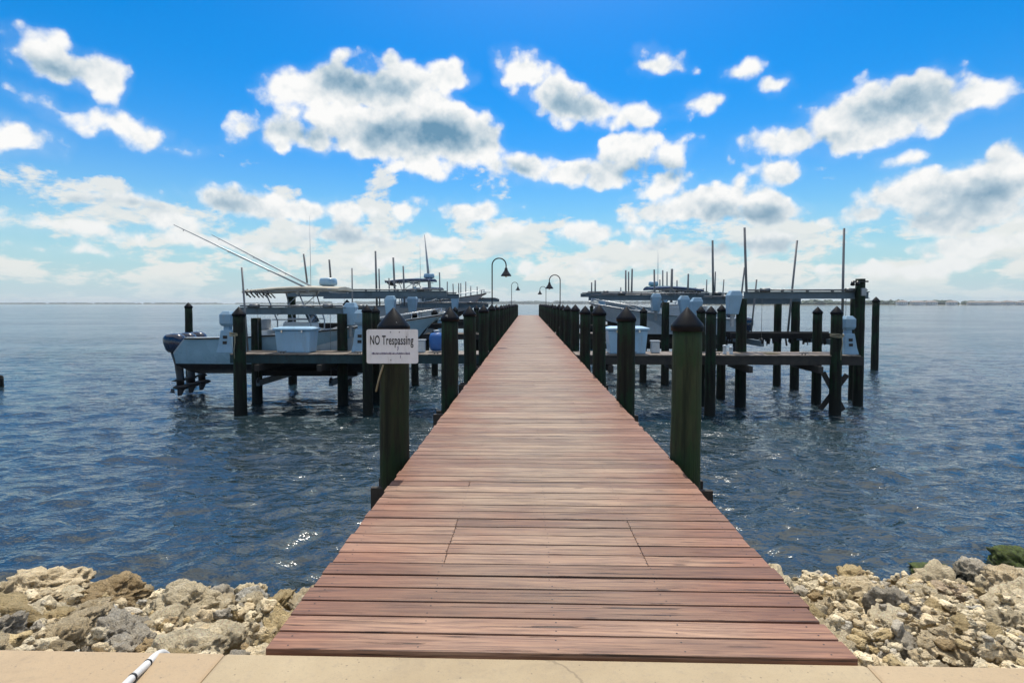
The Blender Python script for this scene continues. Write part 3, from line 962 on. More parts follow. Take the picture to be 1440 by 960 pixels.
# ================================================================== FAR SHORE
def shore():
    def strip(x0, x1, y0, y1, h, name):
        mb = MB(); n = 60
        for i in range(n + 1):
            t = i / n
            x = x0 + (x1 - x0) * t; y = y0 + (y1 - y0) * t
            for (dy, z) in ((0, WZ - 1), (3, WZ + h), (180, WZ + h * 1.3), (260, WZ - 1)):
                mb.v.append(Vector((x, y + dy, z)))
        for i in range(n):
            for k in range(3):
                a = i * 4 + k
                mb.face((a, a + 4, a + 5, a + 1), 0, True)
        struct(mb.build(name, 'far_land'))
    strip(380, 2300, 1250, 1450, 0.9, 'far_shore')
    strip(-5200, 900, 3600, 3300, 2.0, 'far_shore')
    r = random.Random(5)
    mb = MB()
    ico = bmesh.new(); bmesh.ops.create_icosphere(ico, subdivisions=2, radius=1)
    iv = [v.co.copy() for v in ico.verts]; ifc = [[v.index for v in f.verts] for f in ico.faces]; ico.free()
    def clump(c, rx, rz):
        b = len(mb.v); o_ = Vector((r.uniform(-99, 99), 0, 0))
        for v in iv:
            k = 1 + 0.55 * mnoise.noise(v * 1.8 + o_)
            mb.v.append(Vector((c[0] + v.x * rx * k, c[1] + v.y * rx * k, c[2] + v.z * rz * k)))
        for f in ifc:
            mb.face([b + i for i in f], 0, False)
    for i in range(720):
        x = r.uniform(390, 2200)
        if mnoise.noise(Vector((x / 90.0, 3, 0))) < -0.42 and r.random() < 0.75:
            continue
        y = 1250 + (x - 380) / 1920 * 200 + r.uniform(12, 90)
        h = r.uniform(3.5, 7.5) * (1 + 0.5 * mnoise.noise(Vector((x / 60.0, 0, 0))))
        clump((x, y, WZ + h * 0.75), h * r.uniform(0.8, 1.9), h * 0.8)
    for i in range(900):
        x = r.uniform(-4600, 800)
        amp = 0.55 if x < -1500 else 1.0
        if mnoise.noise(Vector((x / 260.0, 7, 0))) < -0.3 and x < -700:
            amp *= 0.45
        y = 3620 - (x + 5200) / 6100 * 300 + r.uniform(10, 120)
        h = r.uniform(7, 13) * amp
        clump((x, y, WZ + h * 0.8), h * r.uniform(1.4, 3.0), h * 0.8)
    o = mb.build('treeline', 'far_foliage', fix=False)
    o['kind'] = 'stuff'; o['label'] = 'low dark trees along the far shore'; o['category'] = 'trees'
    HOUSES = [(1268, 'white house among trees on the far shore just right of the lone piling'), (1290, 'pale low house on the far shore right of the first white house'),
              (1309, 'brightest white house on the far shore'), (1338, 'low grey roofed house on the far shore past the brightest white one'),
              (1372, 'long white building on the far shore right of centre'), (1392, 'longest pale waterfront building on the far shore'),
              (1418, 'second last white house on the far shore before the frame edge'), (1436, 'white house on the far shore at the frame edge')]
    for px, lab in HOUSES:
        yy = 1240 + r.uniform(0, 6)
        p = W(px, 426, yy); yy = 1256 + (p.x - 380) / 1920 * 200
        p = W(px, 426, yy)
        w = r.uniform(16, 30) * (1.7 if 'long' in lab else 1); h = r.uniform(5, 7)
        b = empty('house', (p.x, yy, WZ + 0.8))
        tag(b, lab, 'house', 'houses along the far shore')
        MB().box((0, 0, h / 2), (w, 12, h)).build('wall', 'house_wall', b)
        rb = MB()
        v = [(-w / 2 - 1, -7, h), (w / 2 + 1, -7, h), (w / 2 + 1, 7, h), (-w / 2 - 1, 7, h), (-w / 2 + 3, 0, h + 3.2), (w / 2 - 3, 0, h + 3.2)]
        rb.v = [Vector(q) for q in v]
        for f in ((0, 1, 5, 4), (2, 3, 4, 5), (1, 2, 5), (3, 0, 4), (3, 2, 1, 0)):
            rb.face(f)
        rb.build('roof', 'house_roof', b)
        wb = MB(); n = int(w / 5)
        for i in range(n):
            wb.box((-w / 2 + (i + 0.5) * w / n, -6.03, h * 0.5), (1.6, 0.1, 1.8))
        wb.build('window', 'dark_glass', b)
shore()

# ================================================================== BOARDWALK
HW = 1.36
PIER_END = 79.0
def boardwalk():
    root = empty('boardwalk', (0, 0, 0))
    tag(root, 'long red brown wooden boardwalk running straight out over the water', 'boardwalk')
    mb = MB()
    y = EDGE_Y - 0.012
    r = random.Random(11)
    pitch = 0.1455
    k = 0
    while y < PIER_END:
        w = pitch - r.uniform(0.008, 0.016)
        xl = -HW + r.uniform(-0.012, 0.012); xr = HW + r.uniform(-0.012, 0.012)
        z = -0.019 + r.uniform(-0.002, 0.002)
        cuts = []
        if 6 <= k <= 10:
            cuts = [-0.655 + r.uniform(-.004, .004), 0.61 + r.uniform(-.004, .004)]
        elif r.random() < 0.05 and k > 4:
            cuts = [r.choice((-0.655, 0.0, 0.61)) + r.uniform(-.01, .01)]
        e = [xl] + cuts + [xr]
        for i in range(len(e) - 1):
            a, b = e[i] + (0.001 if i else 0), e[i + 1] - (0.001 if i < len(e) - 2 else 0)
            tw = Matrix.Rotation(r.uniform(-0.0012, 0.0012), 3, 'Z') @ Matrix.Rotation(r.uniform(-0.006, 0.006), 3, 'X') @ Matrix.Rotation(r.uniform(-0.0008, 0.0008), 3, 'Y')
            mb.box(((a + b) / 2, y + w / 2, z), (b - a, w, 0.038), tw, 0, r.random())
            if y < 24:      # screw heads over the stringers
                for sx in (-1.27, -0.655, 0.0, 0.61, 1.27):
                    if a - 0.02 < sx < b + 0.02:
                        for sy in (0.03, w - 0.03):
                            c = Vector((sx + r.uniform(-.012, .012), y + sy + r.uniform(-.004, .004), z + 0.0196))
                            n0 = len(mb.v)
                            for q in range(7):
                                an = q * 6.283 / 7
                                mb.v.append(c + Vector((math.cos(an) * 0.0045, math.sin(an) * 0.0045, 0)))
                            mb.face([n0 + q for q in range(7)], 1)
        y += pitch; k += 1
    mb.build('deck', ['deck_wood', 'black_plastic'], root, bevel=0.004)
    for x in (-1.27, -0.655, 0.0, 0.61, 1.27):
        MB().box((x, (EDGE_Y + PIER_END) / 2 + 0.1, -0.039 - 0.12), (0.05, PIER_END - EDGE_Y - 0.3, 0.236)).build('stringer', 'beam_wood', root)
    for yy in PIER_BENTS:
        for d in (-0.16, 0.16):
            MB().box((0, yy + d, -0.42), (3.5, 0.06, 0.27)).build('cross_beam', 'beam_wood', root, bevel=0.006)
LEFT_Y = [5.72, 9.8, 13.5, 17.4, 21.5] + [21.5 + 3.75 * i for i in range(1, 15)]
RIGHT_Y = [5.85, 9.40, 12.75, 16.05, 19.5, 22.8, 26.1] + [26.1 + 3.5 * i for i in range(1, 15)]
PIER_BENTS = [5.8, 9.6, 13.1, 16.7, 20.4, 24.0, 27.8, 31.6, 35.4, 39.2, 43, 46.8, 50.6, 54.4, 58.2, 62, 65.8, 69.6, 73.4, 77.2]
boardwalk()

# ================================================================== PILINGS
PILE_N = 0
def piling(x, y, top, rad, label, group=None, mat='piling_wood', cap=True, capsize=1.0, lean=(0.0, 0.0), round_top=False):
    """round timber piling standing in the water; top is the height of its tip"""
    global PILE_N
    PILE_N += 1
    r = random.Random(PILE_N * 13)
    mb = MB()
    ch = 0.205 * capsize * rad / 0.155
    tz = top - (ch if cap else 0.0)
    n = 14
    pts, rad_l = [], []
    for i in range(n + 1):
        t = i / n
        z = WZ - 1.2 + (tz - WZ + 1.2) * t
        pts.append(Vector((lean[0] * (z - WZ) + r.uniform(-.004, .004), lean[1] * (z - WZ) + r.uniform(-.004, .004), z)))
        rad_l.append(rad * (1.08 - 0.1 * t) * r.uniform(0.985, 1.015))
    mb.tube(pts, rad_l, 20)
    if not cap and round_top:
        mb.lathe([(rad * 0.97, 0.0), (rad * 0.8, 0.05), (rad * 0.35, 0.09), (0.01, 0.1)], pts[-1] - Vector((0, 0, 0.004)), 16)
    o = mb.build('piling', mat, loc=(x, y, 0))
    tag(o, label, 'piling', group)
    if cap:
        c = MB()
        R_ = rad * 1.09
        c.lathe([(R_, -0.05 * capsize), (R_ * 1.015, -0.005), (R_ * 1.03, 0.0), (R_ * 0.97, 0.022), (R_ * 0.52, ch * 0.56), (R_ * 0.07, ch * 0.97), (0.004, ch)], pts[-1], 24)
        c.build('cap', 'cap_plastic', o)
    return o
ORD = ['first', 'second', 'third', 'fourth', 'fifth', 'sixth', 'seventh', 'eighth', 'ninth', 'tenth', 'eleventh', 'twelfth', 'thirteenth', 'fourteenth', 'fifteenth', 'sixteenth', 'seventeenth', 'eighteenth', 'nineteenth', 'twentieth', 'twenty first', 'twenty second']
for i, y in enumerate(LEFT_Y):
    if i == 0:
        lab = 'olive brown capped piling carrying the trespassing sign at the left deck edge'
    else:
        lab = 'dark capped piling, %s from the shore along the left boardwalk edge' % ORD[i]
    piling(-1.525, y, 1.57 + 0.02 * math.sin(i * 5.1), 0.152, lab, 'capped pilings along the boardwalk', 'piling_olive' if i == 0 else 'piling_wood', lean=(0.006 * math.sin(i * 2.3), 0.006 * math.cos(i * 1.7)))
for i, y in enumerate(RIGHT_Y):
    if i == 0:
        lab = 'mossy green capped piling nearest the shore at the right deck edge'
    else:
        lab = 'dark capped piling, %s from the shore along the right boardwalk edge' % ORD[i]
    piling(1.525, y, 1.575 + 0.02 * math.sin(i * 3.7), 0.152, lab, 'capped pilings along the boardwalk', 'piling_green' if i == 0 else 'piling_wood', lean=(0.006 * math.sin(i * 1.9 + 1), 0.006 * math.cos(i * 2.7)))

def pile_px(px, ptop, Y, rad, label, cap=True, group='mooring and lift pilings', **kw):
    p = W(px, ptop, Y)
    return piling(p.x, Y, p.z, rad, label, group, cap=cap, **kw)
# left basin
pile_px(265, 425, 24.0, 0.15, 'lone capped piling in open water behind the stern of the blue grey fishing boat')
pile_px(336, 431, 17.1, 0.185, 'thick capped piling at the outer end of the left finger pier')
pile_px(360, 447, 19.2, 0.17, 'flat topped piling just right of the thick outer piling on the left', cap=False)
pile_px(410, 417, 23.6, 0.17, 'flat topped piling under the outer end of the high lift beam left', cap=False)
pile_px(481, 441, 18.9, 0.17, 'flat topped piling right of the dock box on the left finger', cap=False)
pile_px(488, 421, 23.4, 0.16, 'capped piling behind the blue grey fishing boat near its middle')
pile_px(516, 428, 17.2, 0.15, 'capped piling half hidden by the left edge of the sign')
pile_px(528, 430, 19.3, 0.15, 'capped piling just left of the sign piling and behind it')
pile_px(-1, 530, 22.6, 0.14, 'short piling stub cut by the left edge of the photo', cap=False, round_top=True)
pile_px(583, 437, 23.5, 0.15, 'capped piling behind the bow of the blue grey fishing boat')
pile_px(611, 434, 26.5, 0.15, 'dark piling between the bow and the second left deck piling')
# right basin
pile_px(1210, 392, 19.1, 0.15, 'tall square topped piling carrying the floodlights on the right', cap=False)
pile_px(1202, 416, 20.4, 0.14, 'flat topped piling just behind the tall floodlight piling', cap=False)
pile_px(1177, 430, 17.6, 0.165, 'capped piling at the front outer end of the right finger pier')
pile_px(1150, 431, 19.4, 0.15, 'capped piling left of the front outer one on the right finger')
pile_px(1232, 417, 29.5, 0.17, 'lone capped piling in open water beyond the right finger pier')
pile_px(1094, 427, 23.8, 0.15, 'flat topped piling under the rear lift beam on the right', cap=False)
pile_px(1119, 424, 22.8, 0.165, 'flat topped piling at the outer end of the rear lift beam', cap=False)
pile_px(1043, 420, 18.8, 0.17, 'flat topped piling under the inner end of the front lift beam', cap=False)
pile_px(1000, 430, 17.3, 0.155, 'capped piling on the right finger pier just right of green piling')
pile_px(1015, 428, 20.2, 0.15, 'capped piling behind the two white bollards on the right finger')
pile_px(986, 430, 18.9, 0.14, 'dark piling half hidden by the mossy green piling')
pile_px(936, 425, 24.0, 0.16, 'flat topped piling left of the mossy green piling', cap=False)
pile_px(905, 432, 24.5, 0.15, 'capped piling behind the right dock box')
for i, (px, py, Y) in enumerate([(640, 431, 30.5), (670, 429, 30.5), (600, 432, 36), (655, 428, 43), (838, 431, 31), (858, 430, 31), (884, 430, 36), (832, 428, 43.5), (845, 428, 43.5)]):
    lab = 'capped piling of a far left finger pier beside the second boat' if px < 742 else 'capped piling of a far right finger pier behind the deck pilings'
    piling(W(px, py, Y).x, Y, W(px, py, Y).z, 0.15, lab, 'pilings of the far left finger piers' if px < 742 else 'pilings of the far right finger piers')

# ================================================================== FINGER PIERS
def finger(x0, x1, y0, y1, label, fascia='beam_wood', z=0.0):
    root = empty('finger_pier', ((x0 + x1) / 2, (y0 + y1) / 2, 0))
    tag(root, label, 'finger pier', 'finger piers')
    cx, cy = (x0 + x1) / 2, (y0 + y1) / 2
    mb = MB(); r = random.Random(int(abs(x0) * 7 + y0))
    x = min(x0, x1)
    while x < max(x0, x1) - 0.1:
        mb.box((x + 0.07 - cx, 0, z - 0.019 + r.uniform(-.003, .003)), (0.135, (y1 - y0) + r.uniform(-.03, .03), 0.038), None, 0, r.random())
        x += 0.143
    mb.build('deck', 'finger_wood', root, bevel=0.004)
    for s, yy in ((-1, y0 + 0.05), (1, y1 - 0.05)):
        MB().box((0, yy - cy, z - 0.18), (abs(x1 - x0), 0.05, 0.26)).build('fascia', fascia, root)
    MB().box((0, 0, z - 0.2), (abs(x1 - x0) - 0.1, 0.06, 0.24)).build('stringer', 'beam_wood', root)
    for t in (0.2, 0.5, 0.8):
        xx = -abs(x1 - x0) / 2 + abs(x1 - x0) * t
        cl = MB()
        yy = -(y1 - y0) / 2 + 0.12
        cl.tube([(xx - 0.14, yy, 0.075), (xx - 0.07, yy, 0.06), (xx + 0.07, yy, 0.06), (xx + 0.14, yy, 0.075)], [0.012, 0.018, 0.018, 0.012], 8)
        for q in (-0.05, 0.05):
            cl.tube([(xx + q, yy, -0.004), (xx + q, yy, 0.06)], 0.016, 8)
        cl.build('cleat', 'cable', root)
    for t in (0.12, 0.36, 0.6, 0.84):
        MB().box((-abs(x1 - x0) / 2 + abs(x1 - x0) * t, 0, z - 0.43), (0.14, (y1 - y0) + 0.5, 0.2)).build('cross_beam', 'beam_wood', root)
    return root
finger(-9.75, -1.40, 17.6, 18.95, 'left finger pier with the dock box, dark teal edge board', 'teal_fascia')
rf = finger(10.35, 1.40, 17.55, 18.85, 'right finger pier with a sunlit deck beside the empty lift')
bx = MB()
for (a, b) in (((9.15, 17.62, -0.55), (9.85, 17.72, -1.75)), ((9.85, 17.55, -0.6), (9.2, 17.85, -1.75))):
    bx.bar(Vector(a) - rf.location, Vector(b) - rf.location, 0.05, 0.15)
bx.build('cross_brace', 'beam_wood', rf)
finger(-9.2, -1.40, 29.6, 30.9, 'far left finger pier behind the blue grey fishing boat')
finger(9.6, 1.40, 30.2, 31.5, 'far right finger pier behind the empty lift')
finger(-9.2, -1.40, 42.6, 43.9, 'farthest left finger pier')
finger(9.6, 1.40, 43.0, 44.3, 'farthest right finger pier')

# ================================================================== BOATS
def lerp(a, b, t):
    return a + (b - a) * t
def boat(label, loc, rz, L=10.3, B=3.0, hull_m='white_gelcoat', canopy_m='cream_canvas', outriggers=True, radar=True, engines=3, top=True, group='boats on lifts', antenna=True, low_rig=False):
    root = empty('boat', loc, rz)
    tag(root, label, 'boat', group)
    k = L / 10.3
    sheer = lambda t: (0.95 + (1.52 - 0.95) * min(1, t / 0.045) if t < 0.045 else 1.5 + 0.86 * max(0, (t - 0.1) / 0.9) ** 1.7) * (0.55 + 0.45 * k)
    def half(t):
        return B / 2 * (0.93 + 0.07 * min(1, t / 0.3)) * (1 - max(0, (t - 0.48) / 0.52) ** 2.3 * 0.985)
    def sect(t):
        bs = half(t); sz = sheer(t)
        kz = 0.0 if t < 0.62 else ((t - 0.62) / 0.38) ** 2.4 * sz * 0.86
        cz = 0.46 + 0.75 * max(0, (t - 0.25) / 0.75) ** 1.8
        cz = max(kz + 0.02, min(cz, sz - 0.1))
        bc = bs * lerp(0.9, 0.42, max(0, (t - 0.3) / 0.7) ** 1.5)
        xs, xc, xk = t * L, t * L * (1 - 0.055 * t), t * L * (1 - 0.12 * t)
        xm, bm_, zm = (xs + xc) / 2, bc + (bs - bc) * 0.36, (cz + sz) / 2
        sole = 0.78 * k if t < 0.70 else sz - 0.03
        ins = min(bs * 0.98, 0.16)
        side = [(xk, 0, kz), (lerp(xk, xc, .5), bc * 0.5, lerp(kz, cz, 0.44)), (xc, bc, cz), (xc, bc + 0.03, cz + 0.05), (xm, bm_ + 0.02, zm), (xs, bs, sz - 0.07), (xs, bs + 0.02, sz), (xs, bs - ins, sz + 0.01), (xs, max(0, bs - ins - 0.02), sole)]
        return [(x, y, z) for x, y, z in side], [(x, -y, z) for x, y, z in side[::-1]][0:-1]
    ts = [0, 0.045, 0.1, 0.2, 0.3, 0.4, 0.5, 0.58, 0.66, 0.699, 0.701, 0.76, 0.82, 0.88, 0.93, 0.97, 1.0]
    rings = []
    for t in ts:
        a, b = sect(t)
        rings.append(a + b)
    n = len(rings[0])
    mis = [1, 1, 1, 0, 0, 2, 2, 2, 2, 2, 2, 2, 0, 0, 1, 1, 1]
    mis = (mis + [1] * n)[:n]
    mb = MB().loft(rings, 0, True, True, True, mis)
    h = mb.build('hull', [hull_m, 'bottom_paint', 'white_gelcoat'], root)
    m_ = h.modifiers.new('edge', 'EDGE_SPLIT'); m_.split_angle = R(38)
    # rub rail and bow rail
    for s in (-1, 1):
        MB().tube([(t * L, s * (half(t) + 0.035), sheer(t) - 0.03) for t in ts[1:]], 0.028, 6).build('rub_rail', 'rubber' if hull_m != 'white_gelcoat' else 'grey_gelcoat', root)
    for s in (-1, 1):
        rl = [(t * L, s * max(0.03, half(t) - 0.12), sheer(t) + (0.22 if t > 0.6 else 0.02)) for t in (0.56, 0.6, 0.7, 0.8, 0.88, 0.94, 0.985)]
        q = MB().tube(rl, 0.016, 6)
        for p in rl[2::2]:
            q.tube([p, (p[0], p[1], p[2] - 0.22)], 0.012, 5)
        q.build('bow_rail', 'stainless', root)
    MB().box((L + 0.02, 0, sheer(1) + 0.04), (0.5, 0.12, 0.05)).tube([(L - 0.2, 0, sheer(1) + 0.1), (L + 0.22, 0, sheer(1) + 0.02)], 0.02, 6).build('anchor_roller', 'stainless', root)
    # console, windscreen, seats
    sole = 0.78 * k
    cx = 0.425 * L
    MB().box((cx, 0, sole + 0.62), (1.15, 1.15, 1.25), None, 0, 0, 0.86).build('console', 'white_gelcoat', root, bevel=0.06)
    ws = MB()
    zt = sole + 1.24
    ws.loft([[(cx + 0.52, -0.5, zt), (cx + 0.52, 0.5, zt), (cx + 0.49, 0.5, zt), (cx + 0.49, -0.5, zt)], [(cx + 0.22, -0.46, zt + 0.62), (cx + 0.22, 0.46, zt + 0.62), (cx + 0.19, 0.46, zt + 0.62), (cx + 0.19, -0.46, zt + 0.62)]], 0, False)
    ws.build('windscreen', 'dark_glass', root)
    MB().tube(arc((cx - 0.62, 0, sole + 1.1), 0.18, 0, 6.28, 14, Vector((0, 1, 0)), Vector((0.3, 0, 0.95))), 0.018, 6).build('steering_wheel', 'stainless', root)
    ls = empty('leaning_post', (0, 0, 0)); ls.parent = root
    MB().box((cx - 1.25, 0, sole + 0.85), (0.5, 1.2, 0.2)).box((cx - 1.48, 0, sole + 1.15), (0.12, 1.2, 0.4)).build('cushion', 'seat_vinyl', ls, bevel=0.04)
    MB().box((cx - 1.25, 0, sole + 0.38), (0.42, 1.0, 0.74)).build('base', 'white_gelcoat', ls, bevel=0.03)
    MB().box((cx + 1.05, 0, sole + 0.32), (0.8, 0.9, 0.64)).build('bow_seat', 'seat_vinyl', root, bevel=0.06)
    # outboards
    for e in range(engines):
        yy = (e - (engines - 1) / 2) * 0.68
        ob = empty('outboard_motor', (-0.22, yy, 1.02 * k)); ob.parent = root
        ob.rotation_euler = (0, R(-5), 0)
        cw = MB(); rg = []
        for z, fx, fy, ox in ((-0.05, 0.27, 0.17, 0.0), (0.05, 0.36, 0.225, 0.0), (0.3, 0.40, 0.25, -0.03), (0.5, 0.37, 0.235, -0.06), (0.60, 0.26, 0.17, -0.08), (0.63, 0.1, 0.07, -0.09)):
            rg.append([(ox - 0.12 + fx * math.copysign(abs(math.cos(a)) ** 0.7, math.cos(a)), fy * math.copysign(abs(math.sin(a)) ** 0.7, math.sin(a)), z) for a in [2 * math.pi * i / 18 for i in range(18)]])
        cw.loft(rg).build('cowl', 'navy_cowl', ob)
        md = MB(); rg = []
        for z, fx, fy, ox in ((-0.03, 0.26, 0.15, -0.1), (-0.5, 0.16, 0.09, -0.1), (-1.05, 0.15, 0.06, -0.1), (-1.12, 0.3, 0.1, -0.18), (-1.15, 0.15, 0.05, -0.12), (-1.3, 0.15, 0.05, -0.12)):
            rg.append([(ox + fx * math.cos(a), fy * math.sin(a), z) for a in [2 * math.pi * i / 12 for i in range(12)]])
        md.loft(rg)
        md.tube([(0.22, 0, -1.36), (0.1, 0, -1.36), (-0.2, 0, -1.36), (-0.38, 0, -1.36)], [0.02, 0.085, 0.09, 0.05], 10)
        md.loft([[(0.05, 0.015, -1.4), (-0.25, 0.015, -1.4), (-0.25, -0.015, -1.4), (0.05, -0.015, -1.4)], [(-0.12, 0.008, -1.68), (-0.27, 0.008, -1.68), (-0.27, -0.008, -1.68), (-0.12, -0.008, -1.68)]], 0, False)
        md.build('lower_unit', 'black_plastic', ob)
        pr = MB()
        for q in range(3):
            a = q * 2.094 + e
            u = Vector((0, math.cos(a), math.sin(a))); w = Vector((0, -math.sin(a), math.cos(a)))
            c = Vector((-0.42, 0, -1.36))
            pr.loft([[c + u * 0.05 + w * 0.05 + Vector((0.04, 0, 0)), c + u * 0.05 - w * 0.05 - Vector((0.04, 0, 0)), c + u * 0.05 - w * 0.05 - Vector((0.055, 0, 0)), c + u * 0.05 + w * 0.05 + Vector((0.025, 0, 0))],
                     [c + u * 0.2 + w * 0.09 + Vector((0.07, 0, 0)), c + u * 0.2 - w * 0.07 - Vector((0.05, 0, 0)), c + u * 0.2 - w * 0.07 - Vector((0.06, 0, 0)), c + u * 0.2 + w * 0.09 + Vector((0.06, 0, 0))]], 0, True)
        pr.build('propeller', 'stainless', ob)
        MB().box((0.12, 0, -0.25), (0.28, 0.2, 0.5)).build('bracket', 'black_metal', ob)
    if top:
        tx0, tx1 = 0.245 * L, 0.605 * L
        tz = 3.2 * (0.35 + 0.65 * k)
        tw = B * 0.36
        cn = MB(); rg = []
        nst = 9
        for i in range(nst):
            t = i / (nst - 1); x = lerp(tx0, tx1, t)
            camber = 0.1 * math.sin(math.pi * min(1, max(0, t * 0.9 + 0.05))) + 0.1 * t
            w_ = tw * (1 - 0.18 * max(0, (t - 0.75) / 0.25) ** 2)
            row = []
            for (yy, zz) in ((-1, 0), (-0.98, 0.05), (-0.6, 0.1), (0, 0.13), (0.6, 0.1), (0.98, 0.05), (1, 0), (0.9, -0.03), (0, 0.02), (-0.9, -0.03)):
                row.append((x, yy * w_, tz + zz + camber))
            rg.append(row)
        tt = empty('t_top', (0, 0, 0)); tt.parent = root
        cn.loft(rg, 0, True).build('canopy', canopy_m, tt)
        fr = MB()
        gz = sole + 0.0
        for s in (-1, 1):
            for (xb, xt) in ((cx - 0.62, cx - 0.95), (cx + 0.62, cx + 0.25)):
                fr.tube([(xb, s * 0.62, gz), (xb + 0.02, s * 0.68, gz + 1.3), (xt, s * 0.86, tz + 0.05)], 0.026, 8)
            fr.tube([(cx - 0.8, s * 0.66, gz + 1.35), (cx + 0.62, s * 0.66, gz + 1.35)], 0.02, 8)
            fr.tube([(cx - 0.6, s * 0.7, gz + 1.5), (cx + 0.35, s * 0.84, tz + 0.03)], 0.018, 8)
            fr.tube([(tx0 + 0.1, s * tw * 0.95, tz + 0.03), (tx1 - 0.2, s * tw * 0.9, tz + 0.14)], 0.024, 8)
        for x in (tx0 + 0.1, cx - 0.9, cx + 0.3, tx1 - 0.25):
            fr.tube([(x, -tw * 0.95, tz + 0.03), (x, tw * 0.95, tz + 0.03)], 0.022, 8)
        fr.build('frame', 'aluminium', tt)
        rh = []
        for i in range(7):
            yy = lerp(-tw * 0.9, tw * 0.9, i / 6)
            MB().tube([(tx0 + 0.28, yy, tz - 0.16), (tx0 - 0.02, yy, tz + 0.14)], 0.026, 8).build('rod_holder', 'black_plastic', tt)
        for i in range(5):
            MB().tube([(tx0 + 0.2 + i * 0.2, -tw, tz - 0.1), (tx0 + 0.13 + i * 0.2, -tw, tz + 0.1)], 0.02, 8).build('rod_holder', 'black_plastic', tt)
        lt = MB().box((cx + 0.2, 0, tz + 0.0), (0.5, 0.7, 0.1)); lt.build('electronics_box', 'white_gelcoat', tt, bevel=0.02)
        if radar:
            rd = MB().lathe([(0.2, 0.0), (0.2, 0.04), (0.31, 0.07), (0.33, 0.14), (0.31, 0.28), (0.27, 0.33), (0.05, 0.35)], (cx + 1.05, 0, tz + 0.24), 20)
            rd.lathe([(0.12, -0.06), (0.1, 0.01)], (cx + 1.05, 0, tz + 0.24), 10)
            rd.build('radar', 'cover_plastic', root)
        if outriggers:
            for s in (-1, 1):
                a = Vector((cx + 0.42 + (0.18 if s < 0 else -0.1), s * tw * 0.8, tz + 0.16))
                b = a + Vector((-4.9 * k, s * 0.55, 2.42 * k))
                if low_rig:
                    b = a + Vector((-3.6 * k, s * 0.4, 2.0 * k))
                op = MB()
                op.tube([a, a.lerp(b, 0.33), a.lerp(b, 0.66), b], [0.034, 0.03, 0.024, 0.012], 8)
                for t in (0.3, 0.6, 0.93):
                    c = a.lerp(b, t)
                    op.tube([c, c + Vector((0, 0, -0.07))], 0.012, 6)
                op.tube([a + Vector((0.1, 0, -0.02)), a.lerp(b, 0.6) + Vector((0, 0, -0.05))], 0.006, 5)
                op.lathe([(0.06, -0.16), (0.05, 0.05)], a, 10)
                op.build('outrigger', 'aluminium', root)
        if antenna:
            MB().tube([(cx + 0.62, -tw * 0.55, tz + 0.12), (cx + 0.6, -tw * 0.55, tz + 3.05 * k)], [0.014, 0.005], 6).build('antenna', 'white_gelcoat', root)
    return root
BA = W(243, 513, 19.3)
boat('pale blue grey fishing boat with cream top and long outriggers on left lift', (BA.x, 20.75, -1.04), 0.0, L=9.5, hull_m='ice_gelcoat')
boat('smaller grey boat with a navy top on a raised lift farther left', (-10.4, 33.2, 0.15), 0.0, 7.8, 2.5, 'grey_gelcoat', 'navy_canvas', False, True, 1, True, antenna=True)
boat('white boat with navy top and bow towards the boardwalk on the right', (9.9, 27.3, -0.35), math.pi, 7.0, 2.5, 'white_gelcoat', 'navy_canvas', False, False, 2, True, antenna=True)
boat('distant white boat with a green top on the right behind the pilings', (12.9, 37.4, -0.3), math.pi, 8.4, 2.6, 'white_gelcoat', 'green_canvas', False, True, 1, True)
boat('distant white boat with navy top on the left beyond the grey boat', (-12.4, 46.6, -0.1), 0.0, 8.4, 2.6, 'white_gelcoat', 'navy_canvas', False, False, 1, True)

# ================================================================== BOAT LIFTS
def gear_cover(mb, c, s=1.0, lean=0.0):
    """tapered plastic housing over a lift motor"""
    x, y, z = c
    mb.loft([[(x - 0.15 * s, y - 0.17 * s, z - 0.42 * s), (x + 0.15 * s, y - 0.17 * s, z - 0.42 * s), (x + 0.15 * s, y + 0.17 * s, z - 0.42 * s), (x - 0.15 * s, y + 0.17 * s, z - 0.42 * s)],
             [(x - 0.22 * s + lean, y - 0.2 * s, z + 0.2 * s), (x + 0.22 * s + lean, y - 0.2 * s, z + 0.2 * s), (x + 0.22 * s + lean, y + 0.2 * s, z + 0.2 * s), (x - 0.22 * s + lean, y + 0.2 * s, z + 0.2 * s)],
             [(x - 0.12 * s + lean, y - 0.13 * s, z + 0.36 * s), (x + 0.16 * s + lean, y - 0.13 * s, z + 0.36 * s), (x + 0.16 * s + lean, y + 0.13 * s, z + 0.36 * s), (x - 0.12 * s + lean, y + 0.13 * s, z + 0.36 * s)]], 0, False)
